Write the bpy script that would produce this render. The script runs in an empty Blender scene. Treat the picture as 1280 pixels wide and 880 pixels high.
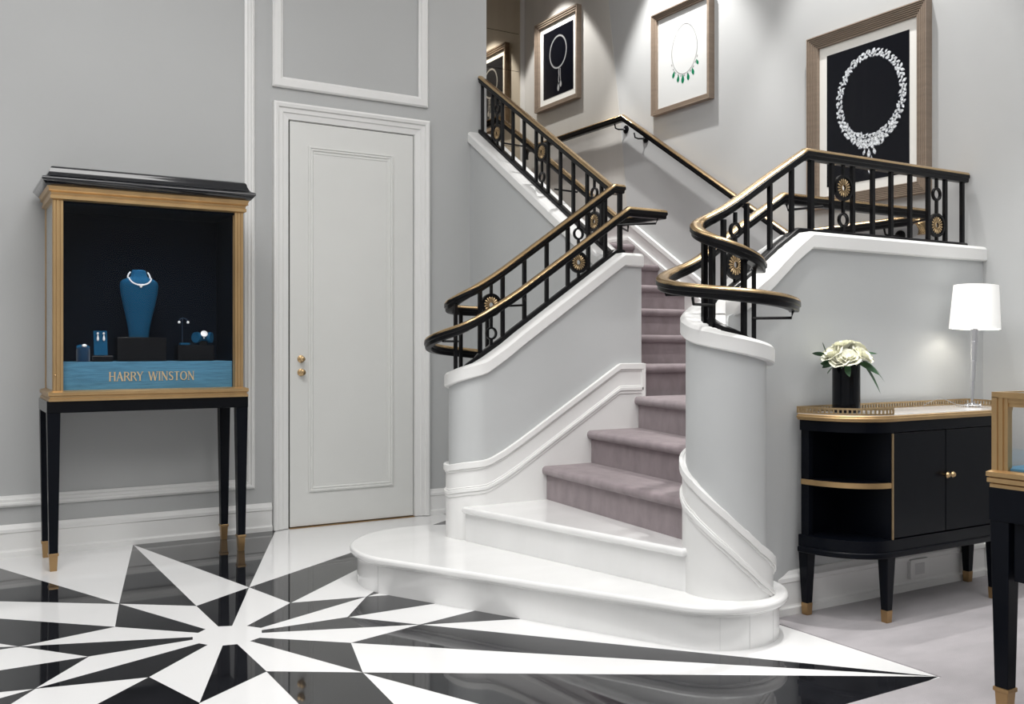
import bpy, bmesh, math, random
from mathutils import Vector, Matrix
S = bpy.context.scene
C = bpy.context.collection
PI = math.pi
rnd = random.Random(7)

# ------------------------------------------------------------------ camera
cam = bpy.data.cameras.new('camera'); co = bpy.data.objects.new('camera', cam); C.objects.link(co)
co.location = (0, 0, 1.15); co.rotation_euler = (PI/2, 0, math.radians(-31))
cam.sensor_width = 36; cam.lens = 33.75; cam.shift_y = -6/1280
cam.clip_start = 0.02
S.camera = co
# ------------------------------------------------------------------ view, world, lights
S.view_settings.view_transform = 'Standard'; S.view_settings.look = 'None'
S.view_settings.gamma = 1; S.view_settings.use_curve_mapping = False
S.view_settings.exposure = 0.0
w = bpy.data.worlds.new('world'); S.world = w; w.use_nodes = True
w.node_tree.nodes['Background'].inputs[0].default_value = (1, 1, 1, 1)
w.node_tree.nodes['Background'].inputs[1].default_value = 0.3

def area(name, loc, size, power, target=None, col=(1, .99, .975), sy=None, spread=180):
    l = bpy.data.lights.new(name, 'AREA'); l.energy = power; l.color = col
    l.shape = 'RECTANGLE'; l.size = size; l.size_y = sy or size; l.spread = math.radians(spread)
    o = bpy.data.objects.new(name, l); C.objects.link(o); o.location = loc
    if target: o.rotation_euler = (Vector(target)-Vector(loc)).to_track_quat('-Z', 'Y').to_euler()
    return o
def spot(name, loc, target, power, ang=50, blend=.5, rad=.05, col=(1, .985, .96)):
    l = bpy.data.lights.new(name, 'SPOT'); l.energy = power; l.color = col
    l.spot_size = math.radians(ang); l.spot_blend = blend; l.shadow_soft_size = rad
    o = bpy.data.objects.new(name, l); C.objects.link(o); o.location = loc
    o.rotation_euler = (Vector(target)-Vector(loc)).to_track_quat('-Z', 'Y').to_euler()
    return o
area('ceiling_panel_light', (0.4, 2.6, 4.5), 2.6, 140)
area('ceiling_panel_light', (-1.5, -0.8, 4.5), 3.0, 135)
area('ceiling_panel_light', (3.0, 0.0, 4.5), 2.0, 60)
area('stair_ceiling_light', (3.85, 4.6, 4.5), .5, 9)
spot('picture_spotlight', (4.06, 3.55, 4.5), (4.45, 3.60, 2.3), 210, 64, .5, .03)
spot('picture_spotlight', (4.06, 5.25, 4.5), (4.45, 5.20, 2.3), 270, 70, .5, .03)
spot('picture_spotlight', (4.00, 6.75, 4.5), (4.50, 6.75, 2.9), 120, 66, .25, .03)
spot('floor_spotlight', (0.6, 3.6, 4.5), (0.9, 4.2, 0), 70, 50, .6, .06)
spot('stair_spotlight', (2.2, 2.2, 4.5), (2.5, 3.6, 0.2), 150, 45, .6, .05)
spot('sideboard_spotlight', (3.65, 2.72, 4.5), (3.65, 2.42, 0.0), 330, 44, .5, .035)

# ------------------------------------------------------------------ materials
def mat(name, col, rough=.5, metal=0, spec=.5, coat=0, noise=None, bump=None, emit=None, sheen=0, trans=0, ior=1.45, aniso=None):
    m = bpy.data.materials.new(name); m.use_nodes = True; nt = m.node_tree; b = nt.nodes['Principled BSDF']
    b.inputs['Base Color'].default_value = (*col, 1); b.inputs['Roughness'].default_value = rough
    b.inputs['Metallic'].default_value = metal; b.inputs['Specular IOR Level'].default_value = spec
    b.inputs['Coat Weight'].default_value = coat; b.inputs['Coat Roughness'].default_value = .04
    b.inputs['Sheen Weight'].default_value = sheen; b.inputs['Transmission Weight'].default_value = trans
    b.inputs['IOR'].default_value = ior
    tc = nt.nodes.new('ShaderNodeTexCoord'); mp = nt.nodes.new('ShaderNodeMapping')
    nt.links.new(tc.outputs['Object'], mp.inputs[0])
    if noise:   # (scale, amount, stretch)
        sc, am, st = noise
        mp.inputs['Scale'].default_value = st
        n = nt.nodes.new('ShaderNodeTexNoise'); n.inputs['Scale'].default_value = sc; n.inputs['Detail'].default_value = 5
        nt.links.new(mp.outputs[0], n.inputs['Vector'])
        r = nt.nodes.new('ShaderNodeMapRange'); r.inputs[1].default_value = .3; r.inputs[2].default_value = .7
        r.inputs[3].default_value = 1-am; r.inputs[4].default_value = 1+am
        nt.links.new(n.outputs[0], r.inputs[0])
        mx = nt.nodes.new('ShaderNodeVectorMath'); mx.operation = 'SCALE'; mx.inputs[0].default_value = col
        nt.links.new(r.outputs[0], mx.inputs['Scale']); nt.links.new(mx.outputs[0], b.inputs['Base Color'])
    if bump:    # (scale, strength)
        n2 = nt.nodes.new('ShaderNodeTexNoise'); n2.inputs['Scale'].default_value = bump[0]; n2.inputs['Detail'].default_value = 4
        nt.links.new(tc.outputs['Object'], n2.inputs['Vector'])
        bp = nt.nodes.new('ShaderNodeBump'); bp.inputs['Strength'].default_value = bump[1]; bp.inputs['Distance'].default_value = .004
        nt.links.new(n2.outputs[0], bp.inputs['Height']); nt.links.new(bp.outputs[0], b.inputs['Normal'])
    if emit:
        b.inputs['Emission Color'].default_value = (*emit[0], 1); b.inputs['Emission Strength'].default_value = emit[1]
    return m
M = dict(
    wall=mat('grey_paint', (.47, .478, .478), .55, noise=(1.2, .025, (1, 1, 1)), bump=(90, .05)),
    stairwall=mat('pale_grey_plaster', (.515, .528, .532), .5, noise=(1.5, .03, (1, 1, 1)), bump=(60, .05)),
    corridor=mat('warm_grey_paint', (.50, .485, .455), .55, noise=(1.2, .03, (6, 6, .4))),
    white=mat('white_satin_paint', (.80, .80, .79), .35, noise=(3, .012, (1, 1, 1))),
    door=mat('door_paint', (.72, .725, .705), .4, noise=(3, .015, (1, 1, 1))),
    ceiling=mat('ceiling_paint', (.85, .85, .84), .6),
    marble=mat('white_marble', (.83, .83, .825), .12, coat=.4, noise=(2.2, .03, (1, 3, 1))),
    stone=mat('polished_white_stone', (.82, .82, .82), .06, noise=(2.5, .012, (1, 1, 1))),
    blackstone=mat('polished_black_stone', (.013, .0135, .016), .035, spec=.8, noise=(9, .25, (1, 1, 1))),
    carpet=mat('mauve_stair_carpet', (.275, .228, .240), .95, spec=.1, sheen=.3, noise=(16, .13, (1, 1, .6)), bump=(420, .5)),
    rug=mat('pale_grey_carpet', (.385, .365, .38), .95, spec=.1, sheen=.2, noise=(4.5, .10, (1, 2, 1)), bump=(350, .5)),
    iron=mat('black_iron', (.004, .004, .005), .30, spec=.22, coat=.06),
    brass=mat('satin_brass', (.44, .32, .18), .42, metal=.75, noise=(30, .07, (1, 1, 1))),
    railbrass=mat('polished_rail_brass', (.62, .44, .24), .27, metal=1.0),
    brasslight=mat('pale_brass_moulding', (.50, .335, .165), .36, metal=.75, noise=(12, .08, (1, 1, .3))),
    lacquer=mat('black_lacquer', (.003, .0035, .005), .12, spec=.22, coat=.08),
    crown=mat('polished_black_crown', (.004, .005, .008), .14, spec=.7, coat=.6),
    lacquersoft=mat('satin_black_lacquer', (.003, .004, .007), .30, spec=.16),
    bronze=mat('bronze_ferrule', (.42, .27, .13), .30, metal=.85),
    navy=mat('midnight_blue_lining', (.0022, .005, .011), .8, spec=.1, bump=(200, .04)),
    velvet=mat('blue_velvet', (.008, .066, .14), .85, spec=.08, sheen=.0, bump=(260, .3)),
    darkvelvet=mat('deep_blue_velvet', (.004, .025, .06), .85, spec=.1, sheen=.3),
    silk=mat('blue_silk', (.072, .205, .32), .6, spec=.2, noise=(7, .22, (1.5, 1.5, 22)), bump=(120, .2)),
    gem=mat('diamond_white', (.92, .93, .95), .12, spec=1, coat=1),
    frame=mat('taupe_fluted_wood', (.25, .195, .15), .42, noise=(6, .10, (1, 1, 8))),
    mount=mat('ivory_mount', (.80, .79, .75), .7),
    printwhite=mat('white_print_paper', (.62, .63, .625), .3),
    printblack=mat('black_print_paper', (.0035, .004, .007), .15, spec=.25, coat=.12),
    letter=mat('gilt_letter', (.66, .50, .30), .35, metal=.35),
    silver=mat('silver_print_ink', (.30, .30, .30), .5),
    gemprint=mat('diamond_print_ink', (.66, .69, .72), .4, noise=(90, .55, (1, 1, 1))),
    gemshade=mat('diamond_print_shadow_ink', (.12, .13, .16), .4),
    emerald=mat('emerald_print_ink', (.0, .16, .07), .3),
    chrome=mat('chrome', (.75, .75, .77), .08, metal=1),
    leaf=mat('dark_green_leaf', (.022, .075, .028), .45, noise=(40, .3, (1, 1, 1))),
    rose=mat('cream_rose_petal', (.93, .92, .77), .8, sheen=.1, noise=(30, .05, (1, 1, 1))),
    plate=mat('white_plastic', (.62, .62, .62), .4),
    dark=mat('dark_gap', (.03, .028, .025), .6),
    paleside=mat('pale_glazed_side_panel', (.42, .45, .44), .12, coat=.6),
    shade=mat('lit_lamp_shade', (.9, .9, .88), .8, emit=((1, .985, .95), .30)),
)
def glassmat(name, tint=(1, 1, 1), refl=.08):
    m = bpy.data.materials.new(name); m.use_nodes = True; nt = m.node_tree
    for n in list(nt.nodes): nt.nodes.remove(n)
    o = nt.nodes.new('ShaderNodeOutputMaterial'); mx = nt.nodes.new('ShaderNodeMixShader')
    t = nt.nodes.new('ShaderNodeBsdfTransparent'); g = nt.nodes.new('ShaderNodeBsdfGlossy')
    t.inputs[0].default_value = (*tint, 1); g.inputs['Roughness'].default_value = .01
    lw = nt.nodes.new('ShaderNodeLayerWeight'); lw.inputs[0].default_value = .5
    pw = nt.nodes.new('ShaderNodeMath'); pw.operation = 'POWER'; pw.inputs[1].default_value = 4; nt.links.new(lw.outputs['Facing'], pw.inputs[0])
    f = nt.nodes.new('ShaderNodeMath'); f.operation = 'MULTIPLY_ADD'; f.inputs[1].default_value = .9; f.inputs[2].default_value = .035; nt.links.new(pw.outputs[0], f.inputs[0])
    r = nt.nodes.new('ShaderNodeMath'); r.operation = 'MULTIPLY'; r.inputs[1].default_value = refl
    nt.links.new(f.outputs[0], r.inputs[0]); nt.links.new(r.outputs[0], mx.inputs[0])
    nt.links.new(t.outputs[0], mx.inputs[1]); nt.links.new(g.outputs[0], mx.inputs[2]); nt.links.new(mx.outputs[0], o.inputs[0])
    return m
M['glass'] = glassmat('clear_cabinet_glass', refl=.25)
M['caseglass'] = glassmat('clear_case_glass', refl=1.2)
M['mirror'] = mat('bronze_tinted_mirror', (.74, .66, .54), .03, metal=1)

# ------------------------------------------------------------------ helpers
def obj(name, bm, m, parent=None, smooth=False, bevel=0, seg=2, autos=False):
    me = bpy.data.meshes.new(name)
    bmesh.ops.recalc_face_normals(bm, faces=bm.faces)
    bm.to_mesh(me); bm.free()
    return link(name, me, m, parent, smooth, bevel, seg)
def link(name, me, m, parent=None, smooth=False, bevel=0, seg=2):
    o = bpy.data.objects.new(name, me); C.objects.link(o)
    if m is not None and not me.materials: me.materials.append(M[m] if isinstance(m, str) else m)
    if smooth:
        for p in me.polygons: p.use_smooth = True
        try: me.set_sharp_from_angle(angle=math.radians(38))
        except Exception: pass
    if bevel:
        b = o.modifiers.new('bevel', 'BEVEL'); b.width = bevel; b.segments = seg; b.limit_method = 'ANGLE'; b.angle_limit = math.radians(40)
        b.harden_normals = False
    if parent:
        o.parent = parent
        o.matrix_parent_inverse = world_of(parent).inverted()
    return o
def world_of(o):
    m = Matrix.LocRotScale(o.location, o.rotation_euler, o.scale)
    if o.parent: m = world_of(o.parent) @ o.matrix_parent_inverse @ m
    return m
def thing(name, label, cat, loc=(0, 0, 0), group=None, kind=None):
    o = bpy.data.objects.new(name, None); C.objects.link(o); o.location = loc; o.empty_display_size = .1
    tag(o, label, cat, group, kind); return o
def tag(o, label=None, cat=None, group=None, kind=None):
    if label: o['label'] = label
    if cat: o['category'] = cat
    if group: o['group'] = group
    if kind: o['kind'] = kind
    return o
def struct(o, label=None, cat=None):
    return tag(o, label, cat, None, 'structure')
def box(bm, x0, x1, y0, y1, z0, z1):
    v = [bm.verts.new((x, y, z)) for z in (z0, z1) for y in (y0, y1) for x in (x0, x1)]
    for f in ((0, 1, 3, 2), (4, 5, 7, 6), (0, 1, 5, 4), (2, 3, 7, 6), (0, 2, 6, 4), (1, 3, 7, 5)):
        bm.faces.new([v[i] for i in f])
    return v
def B(*a):
    bm = bmesh.new(); box(bm, *a); return bm
def prism(bm, pts, z0, z1):
    a = [bm.verts.new((p[0], p[1], z0)) for p in pts]; b = [bm.verts.new((p[0], p[1], z1)) for p in pts]
    n = len(pts)
    bm.faces.new(a); bm.faces.new(b)
    for i in range(n): bm.faces.new((a[i], a[(i+1) % n], b[(i+1) % n], b[i]))
def loft(bm, rings, closed_ring=True, cap=True):
    R = [[bm.verts.new(p) for p in r] for r in rings]; n = len(R[0])
    for a, b in zip(R, R[1:]):
        for i in range(n if closed_ring else n-1):
            bm.faces.new((a[i], a[(i+1) % n], b[(i+1) % n], b[i]))
    if cap: bm.faces.new(R[0]); bm.faces.new(R[-1])
    return R
def lathe(bm, prof, c=(0, 0), n=24):
    rings = [[(c[0]+r*math.cos(2*PI*i/n), c[1]+r*math.sin(2*PI*i/n), z) for i in range(n)] for r, z in prof]
    loft(bm, rings)
def rectstack(bm, x0, x1, y0, y1, prof):
    """mitred rectangular moulding: prof = [(outward offset, z), ...]"""
    loft(bm, [[(x0-o, y0-o, z), (x1+o, y0-o, z), (x1+o, y1+o, z), (x0-o, y1+o, z)] for o, z in prof])
def framemould(bm, origin, ux, uz, out, w, h, prof):
    """picture-frame moulding in the plane (ux, uz); prof = [(inset from the outer edge, projection along out)] as a closed section"""
    o = Vector(origin); ux = Vector(ux); uz = Vector(uz); out = Vector(out)
    rings = []
    for (i, p) in prof:
        rings.append([o+ux*a+uz*b+out*p for a, b in ((i, i), (w-i, i), (w-i, h-i), (i, h-i))])
    R = [[bm.verts.new(p) for p in r] for r in rings]; k = len(R)
    for j in range(k):
        a, b = R[j], R[(j+1) % k]
        for i in range(4): bm.faces.new((a[i], a[(i+1) % 4], b[(i+1) % 4], b[i]))
def tube(bm, pts, r, n=8, r2=None):
    pts = [Vector(p) for p in pts]; rings = []
    for i, p in enumerate(pts):
        t = (pts[min(i+1, len(pts)-1)]-pts[max(i-1, 0)]).normalized()
        up = Vector((0, 0, 1)) if abs(t.z) < .95 else Vector((1, 0, 0))
        a = t.cross(up).normalized(); b = t.cross(a).normalized()
        rr = r if r2 is None else r+(r2-r)*i/(len(pts)-1)
        rings.append([p+a*rr*math.cos(2*PI*k/n)+b*rr*math.sin(2*PI*k/n) for k in range(n)])
    loft(bm, rings)
def plan_normals(pts):
    N = []
    for i in range(len(pts)):
        d = []
        if i: d.append((Vector(pts[i][:2])-Vector(pts[i-1][:2])))
        if i < len(pts)-1: d.append((Vector(pts[i+1][:2])-Vector(pts[i][:2])))
        d = [x.normalized() for x in d if x.length > 1e-7]
        t = sum(d, Vector((0, 0))).normalized()
        c = max(.4, t.dot(d[0])) if d else 1
        N.append(Vector((-t.y, t.x))/c)      # left normal, mitred
    return N
def sweep(bm, pts, prof):
    """sweep an upright profile [(left, up)] along 3D pts"""
    N = plan_normals(pts)
    loft(bm, [[(p[0]+n.x*l, p[1]+n.y*l, p[2]+u) for l, u in prof] for p, n in zip(pts, N)])
def interp(keys, s):
    keys = sorted(keys)
    if s <= keys[0][0]: return keys[0][1]
    for (a, va), (b, vb) in zip(keys, keys[1:]):
        if s <= b: return va+(vb-va)*(s-a)/(b-a)
    return keys[-1][1]
def interps(keys, s, s0, w=.09):
    """height with the kinks past s0 eased over a short run"""
    if s < s0: return interp(keys, s)
    k = [interp(keys, s+w*(i-4)/4) for i in range(9)]; g = [1, 2, 3, 4, 4, 4, 3, 2, 1]
    return sum(a*b for a, b in zip(k, g))/sum(g)
class Path:
    """straight run(s) then an arc; heights keyed on plan distance"""
    def __init__(s, pts): 
        s.p = [Vector(q) for q in pts]; s.s = [0]
        for a, b in zip(s.p, s.p[1:]): s.s.append(s.s[-1]+(b-a).length)
    def at(s, d):
        for i in range(len(s.p)-1):
            if d <= s.s[i+1] or i == len(s.p)-2:
                L = s.s[i+1]-s.s[i]; t = (d-s.s[i])/L
                return s.p[i].lerp(s.p[i+1], t), (s.p[i+1]-s.p[i]).normalized()
    def dense(s, step=.06, extra=()):
        L = sorted(set([round(x, 5) for x in s.s]+[round(x, 5) for x in extra])); out = [L[0]]
        for x in L[1:]:
            n = max(1, int((x-out[-1])/step))
            a = out[-1]
            for k in range(1, n+1): out.append(a+(x-a)*k/n)
        return out
def arcpts(cx, cy, r, a0, a1, n=18):
    return [(cx+r*math.cos(math.radians(a0+(a1-a0)*i/n)), cy+r*math.sin(math.radians(a0+(a1-a0)*i/n))) for i in range(n+1)]

# ------------------------------------------------------------------ room shell
WY = 5.945      # door wall
WX = 4.543      # picture wall
PY = 2.935      # face of the stair parapet towards the sideboard
CZ = 4.6
r_ = .175       # riser
bm = B(-1.1, 3.0, 2.09, 6.1, -.12, 0); floor = struct(obj('floor', bm, 'stone'), 'white polished stone floor with an inlaid black and white star', 'floor')
bm = bmesh.new()
prism(bm, [(3.0, 2.09), (3.0, PY+.1), (WX+.02, PY+.1), (WX+.02, -3.1), (-3.6, -3.1), (-3.6, 6.0), (-1.1, 6.0), (-1.1, 2.09)], -.12, .004)
struct(obj('carpet', bm, 'rug'), 'pale grey mauve fitted carpet around the stone floor', 'carpet')
bm = bmesh.new(); box(bm, -3.6, 3.36, WY, WY+.12, -.1, CZ); struct(obj('wall_left', bm, 'wall'), 'grey painted wall with the white door', 'wall')
bm = bmesh.new(); box(bm, WX, WX+.12, -3.1, 7.6, -.1, CZ); struct(obj('wall_right', bm, 'wall'), 'pale grey wall with three framed necklace pictures', 'wall')
struct(obj('wall_rear', B(-3.6, WX+.1, -3.22, -3.1, -.1, CZ), 'wall'))
struct(obj('wall_side', B(-3.72, -3.6, -3.2, 6.0, -.1, CZ), 'wall'))
struct(obj('ceiling', B(-3.7, WX+.1, -3.2, 7.6, CZ, CZ+.1), 'ceiling'))
wb = struct(obj('wall_back', B(1.9, WX+.1, 7.37, 7.5, 1.7, CZ), 'dark'))
struct(obj('wall_corridor', B(1.9, 2.0, 6.06, 7.37, 1.7, CZ), 'corridor'))
for i in range(9):
    z0 = 1.935+i*.337
    for j, (xa, xb) in enumerate(((2.0, 2.85), (2.853, 3.70), (3.703, 4.50))):
        obj('mirror_panel', B(xa, xb, 7.352, 7.37, z0+.002, min(z0+.335, CZ)), 'mirror', wb)
# thin joint strip at the end of the mirror
obj('edge_strip', B(4.50, 4.543, 7.34, 7.37, 1.935, CZ), 'corridor', wb)

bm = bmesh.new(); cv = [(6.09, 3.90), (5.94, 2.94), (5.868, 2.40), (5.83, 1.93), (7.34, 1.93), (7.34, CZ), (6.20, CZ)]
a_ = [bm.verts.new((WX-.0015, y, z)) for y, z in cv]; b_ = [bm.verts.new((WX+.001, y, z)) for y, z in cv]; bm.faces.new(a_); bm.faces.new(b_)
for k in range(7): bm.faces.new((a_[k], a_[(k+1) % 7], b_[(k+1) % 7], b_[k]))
struct(obj('wall_warm_area', bm, 'corridor'), 'warmer grey area of the upper corridor wall with a slanted edge')  # thin sheet over the picture wall, warmer grey, cut to a slanted edge

# --- star inlay of the floor: ground-plan points of the pattern
P = dict(a=(1.2873, 4.5841), b=(1.3682, 4.2106), c=(1.5053, 3.8644), q=(1.7030, 4.1368), e2=(1.7216, 3.6052), d=(1.3848, 3.5204), e=(1.2947, 3.1787), f=(1.0065, 3.3655), g=(0.7323, 3.1787), h=(0.6389, 3.5181), i=(0.2893, 3.5965), j=(0.4903, 3.8666), k=(0.2792, 4.1323), l=(0.6337, 4.2204), m=(0.7061, 4.5912), n=(0.9944, 4.3761), o=(0.9871, 5.9223), w=(1.8322, 5.9295), wa=(1.5748, 5.9486), band=(3.2172, 5.8974), c1=(0.9980, 4.0081), c2=(1.0494, 3.9865), c3=(1.1015, 3.9552), c4=(1.1425, 3.8977), c5=(1.1362, 3.8652), c6=(1.1262, 3.8279), c7=(1.0997, 3.7683), c8=(1.0553, 3.7456), c9=(1.0020, 3.7316), c10=(0.9491, 3.7425), c11=(0.9014, 3.7816), c12=(0.8778, 3.8179), c13=(0.8671, 3.8778), c14=(0.8752, 3.9142), c15=(0.9067, 3.9598), c16=(0.9439, 3.9962), t1=(1.9410, 4.3853), t2=(1.9385, 4.2378), t3=(1.9236, 4.0713), t4=(2.0909, 3.8709), u1=(2.0650, 3.6826), u2=(2.2533, 3.4191))   # plan points in metres
P['tip'] = (2.998, 2.105); P['v15'] = (1.775, 2.091); P['v16'] = (1.012, 2.091); 
def ext(a, b, t): return (P[a][0]+(P[b][0]-P[a][0])*t, P[a][1]+(P[b][1]-P[a][1])*t)
black = ['c1 c2 a n', 'c3 b q c4', 'c5 c e2 c6', 'c7 d e c8', 'c9 f g c10', 'c11 h i c12', 'c13 j k c14', 'c15 l m c16',
         'o w a', 'o m n', 'a band b', 'q t1 t2', 'c q t3 t4', 'e2 u1 u2', 'd e2 tip']
white = ['c2 a b c3', 'c4 q c c5', 'c6 e2 d c7', 'c8 e f c9', 'c10 g h c11', 'c12 i j c13', 'c14 k l c15', 'c16 m n c1',
         'o n a', 'd tip e', 'c1 c2 c3 c4 c5 c6 c7 c8 c9 c10 c11 c12 c13 c14 c15 c16']
polysB = [[P[x] for x in s.split()] for s in black]; polysW = [[P[x] for x in s.split()] for s in white]
polysB += [[P['e'], P['tip'], (2.9, 2.092), P['v15']],
           [P['f'], P['e'], (1.20, 2.092), (1.0, 2.092)],
           [P['h'], P['g'], (0.5296, 2.6037), (0.1156, 3.0231)],
           [P['j'], P['i'], (-0.7330, 3.8513)], [P['i'], (0.0422, 3.2496), (-0.1415, 3.4356)],
           [P['l'], P['k'], (-0.8963, 5.6756)], [P['k'], (-0.0477, 4.1357), (-0.0495, 4.2889)], [P['m'], (0.1775, 5.9277), (-0.8153, 5.8386), (-0.7917, 5.6691)]]
def clipY(poly, lim, keep_below):
    out = []
    for i in range(len(poly)):
        a, b = poly[i], poly[(i+1) % len(poly)]
        ia = (a[1] < lim) == keep_below; ib = (b[1] < lim) == keep_below
        if ia: out.append(a)
        if ia != ib:
            t = (lim-a[1])/(b[1]-a[1]); out.append((a[0]+(b[0]-a[0])*t, lim))
    return out
def clipX(poly, lim):
    return [(y, x) for x, y in clipY([(p[1], p[0]) for p in poly], lim, False)]
def inlay(name, poly, m, z):
    poly = clipX(clipY(clipY(poly, WY-.002, True), 2.092, False), -1.09)
    if len(poly) < 3: return
    c = Vector((sum(p[0] for p in poly)/len(poly), sum(p[1] for p in poly)/len(poly)))
    bm = bmesh.new(); prism(bm, poly, -.01, z); obj(name, bm, m, floor)
for p in polysB: inlay('black_inlay', p, 'blackstone', .0012)
for p in polysW: inlay('white_inlay', p, 'stone', .0010)

# --- door wall: door, mouldings, baseboards
def xframe(name, x0, x1, z0, z1, prof, m, y=WY, parent=None):
    bm = bmesh.new(); framemould(bm, (x0, y, z0), (1, 0, 0), (0, 0, 1), (0, -1, 0), x1-x0, z1-z0, prof)
    return obj(name, bm, m, parent)
PF = [(0, 0), (0, .014), (.012, .026), (.022, .026), (.028, .018), (.042, .018), (.048, .012), (.062, .008), (.062, 0)]
struct(xframe('trim_1', -1.2, 1.702, .272, 4.3, PF, 'white'))
struct(xframe('trim_2', 1.813, 2.892, 2.788, 4.2, [(0, 0), (0, .018), (.01, .026), (.05, .026), (.058, .018), (.068, .012), (.068, 0)], 'white'))
dt = thing('door_1', 'tall white single-panel door with small brass knob and lock', 'door', (2.35, WY, 0), kind='structure')
cas = bmesh.new()
prof = [(0, 0), (.0, .045), (.012, .05), (.030, .046), (.036, .034), (.060, .032), (.066, .024), (.100, .018), (.106, .0)]
# casing: three-sided, swept up, across and down
o0 = [(1.813, 0.0), (1.813, 2.692), (2.893, 2.692), (2.893, 0.0)]
def casing_ring(i):
    return [(o0[0][0]+i, 0.004), (o0[1][0]+i, 2.692-i), (o0[2][0]-i, 2.692-i), (o0[3][0]-i, 0.004)]
R = [[cas.verts.new((x, WY-p, z)) for x, z in casing_ring(i)] for i, p in prof]
for a, b in zip(R, R[1:]+R[:1]):
    for k in range(3): cas.faces.new((a[k], a[k+1], b[k+1], b[k]))
for k in (0, 3): cas.faces.new([r[k] for r in R])
obj('door_casing', cas, 'white', dt)
obj('door_gap', B(1.918, 2.786, WY-.004, WY+.001, .002, 2.588), 'dark', dt)
dl = obj('door_leaf', B(1.924, 2.780, WY-.016, WY-.002, .010, 2.582), 'door', dt, bevel=.002)
obj('door_panel', (lambda b: (framemould(b, (2.045, WY-.016, .225), (1, 0, 0), (0, 0, 1), (0, -1, 0), .585, 2.21, [(0, 0), (0, .010), (.010, .012), (.016, .006), (.024, .010), (.032, .003), (.045, .003), (.045, 0)]), b)[1])(bmesh.new()), 'door', dt)
obj('threshold', B(1.92, 2.784, WY-.03, WY, 0, .006), 'bronze', dt)
for z, rr in ((1.075, .017), (.99, .021)):
    bm = bmesh.new(); lathe(bm, [(.0, 0), (.024, 0), (.024, .004), (.010, .008), (.009, .022), (rr*.8, .027), (rr, .036), (rr*.85, .046), (rr*.3, .050), (0.001, .050)], n=20)
    bm.transform(Matrix.Translation((1.995, WY-.016, z)) @ Matrix.Rotation(PI/2, 4, 'X'))
    obj('door_knob' if rr > .02 else 'door_lock', bm, 'railbrass', dt, smooth=True)
BP = [(0, 0), (.030, 0), (.030, .028), (.022, .034), (.020, .040), (.020, .128), (.026, .134), (.026, .150), (.018, .160), (.010, .175), (0, .175)]
def baseboard(name, x0, x1, y, sgn=-1, m='white', h=1.0):
    bm = bmesh.new(); rings = []
    for x in (x0, x1): rings.append([(x, y+sgn*a, b*h) for a, b in BP])
    loft(bm, rings); return struct(obj(name, bm, m))
baseboard('baseboard_left', -3.6, 1.808, WY)
baseboard('baseboard_left', 2.897, 3.24, WY)
bm = bmesh.new(); loft(bm, [[(WX-a, y, b*1.05+.004) for a, b in BP] for y in (-3.1, PY)]); struct(obj('baseboard_right', bm, 'white'))

# ------------------------------------------------------------------ staircase
st = thing('staircase', 'carpeted turning staircase rising between two curved white walls from a white marble landing step', 'staircase', (2.6, 3.6, 0), kind=None)
TK = .17
# platform step
def platform(off):
    n = Vector((-.894, -.447)); c1 = (2.196, 4.30); R1 = .44+off; c2 = (2.70, 2.955); R2 = .29+off
    na = math.degrees(math.atan2(n.y, n.x)) % 360       # outward direction of the front line
    pts = arcpts(*c1, R1, 60, na, 26)+arcpts(*c2, R2, na, 372, 26)
    return pts+[(3.02+off, 3.08), (3.1, 3.30), (2.9, 4.40), (2.60, 4.66)]
bm = bmesh.new(); prism(bm, platform(0), 0.0, r_-.035); obj('platform_riser', bm, 'marble', st, smooth=True)
pl = platform(0); 
bm = bmesh.new()
for off, z0, z1 in ((.012, r_-.045, r_-.034),): prism(bm, platform(off), z0, z1)
obj('platform_moulding', bm, 'marble', st, smooth=True, bevel=.003)
bm = bmesh.new(); prism(bm, platform(.035), r_-.034, r_); obj('platform_tread', bm, 'marble', st, smooth=True, bevel=.012, seg=3)
# vertical joints of the riser slabs: thin recessed strips
for a in (238, 262, 290, 322):
    x, y = 2.70+.29*math.cos(math.radians(a)), 2.955+.29*math.sin(math.radians(a))
    bm = B(-.0010, .0006, -.0008, .0008, .002, r_-.046); bm.transform(Matrix.Translation((x, y, 0)) @ Matrix.Rotation(math.radians(a), 4, 'Z')); obj('slab_joint', bm, 'plate', st)
for a in (197,):
    x, y = 2.196+.44*math.cos(math.radians(a)), 4.30+.44*math.sin(math.radians(a))
    bm = B(-.0010, .0006, -.0008, .0008, .002, r_-.046); bm.transform(Matrix.Translation((x, y, 0)) @ Matrix.Rotation(math.radians(a), 4, 'Z')); obj('slab_joint', bm, 'plate', st)
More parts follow.
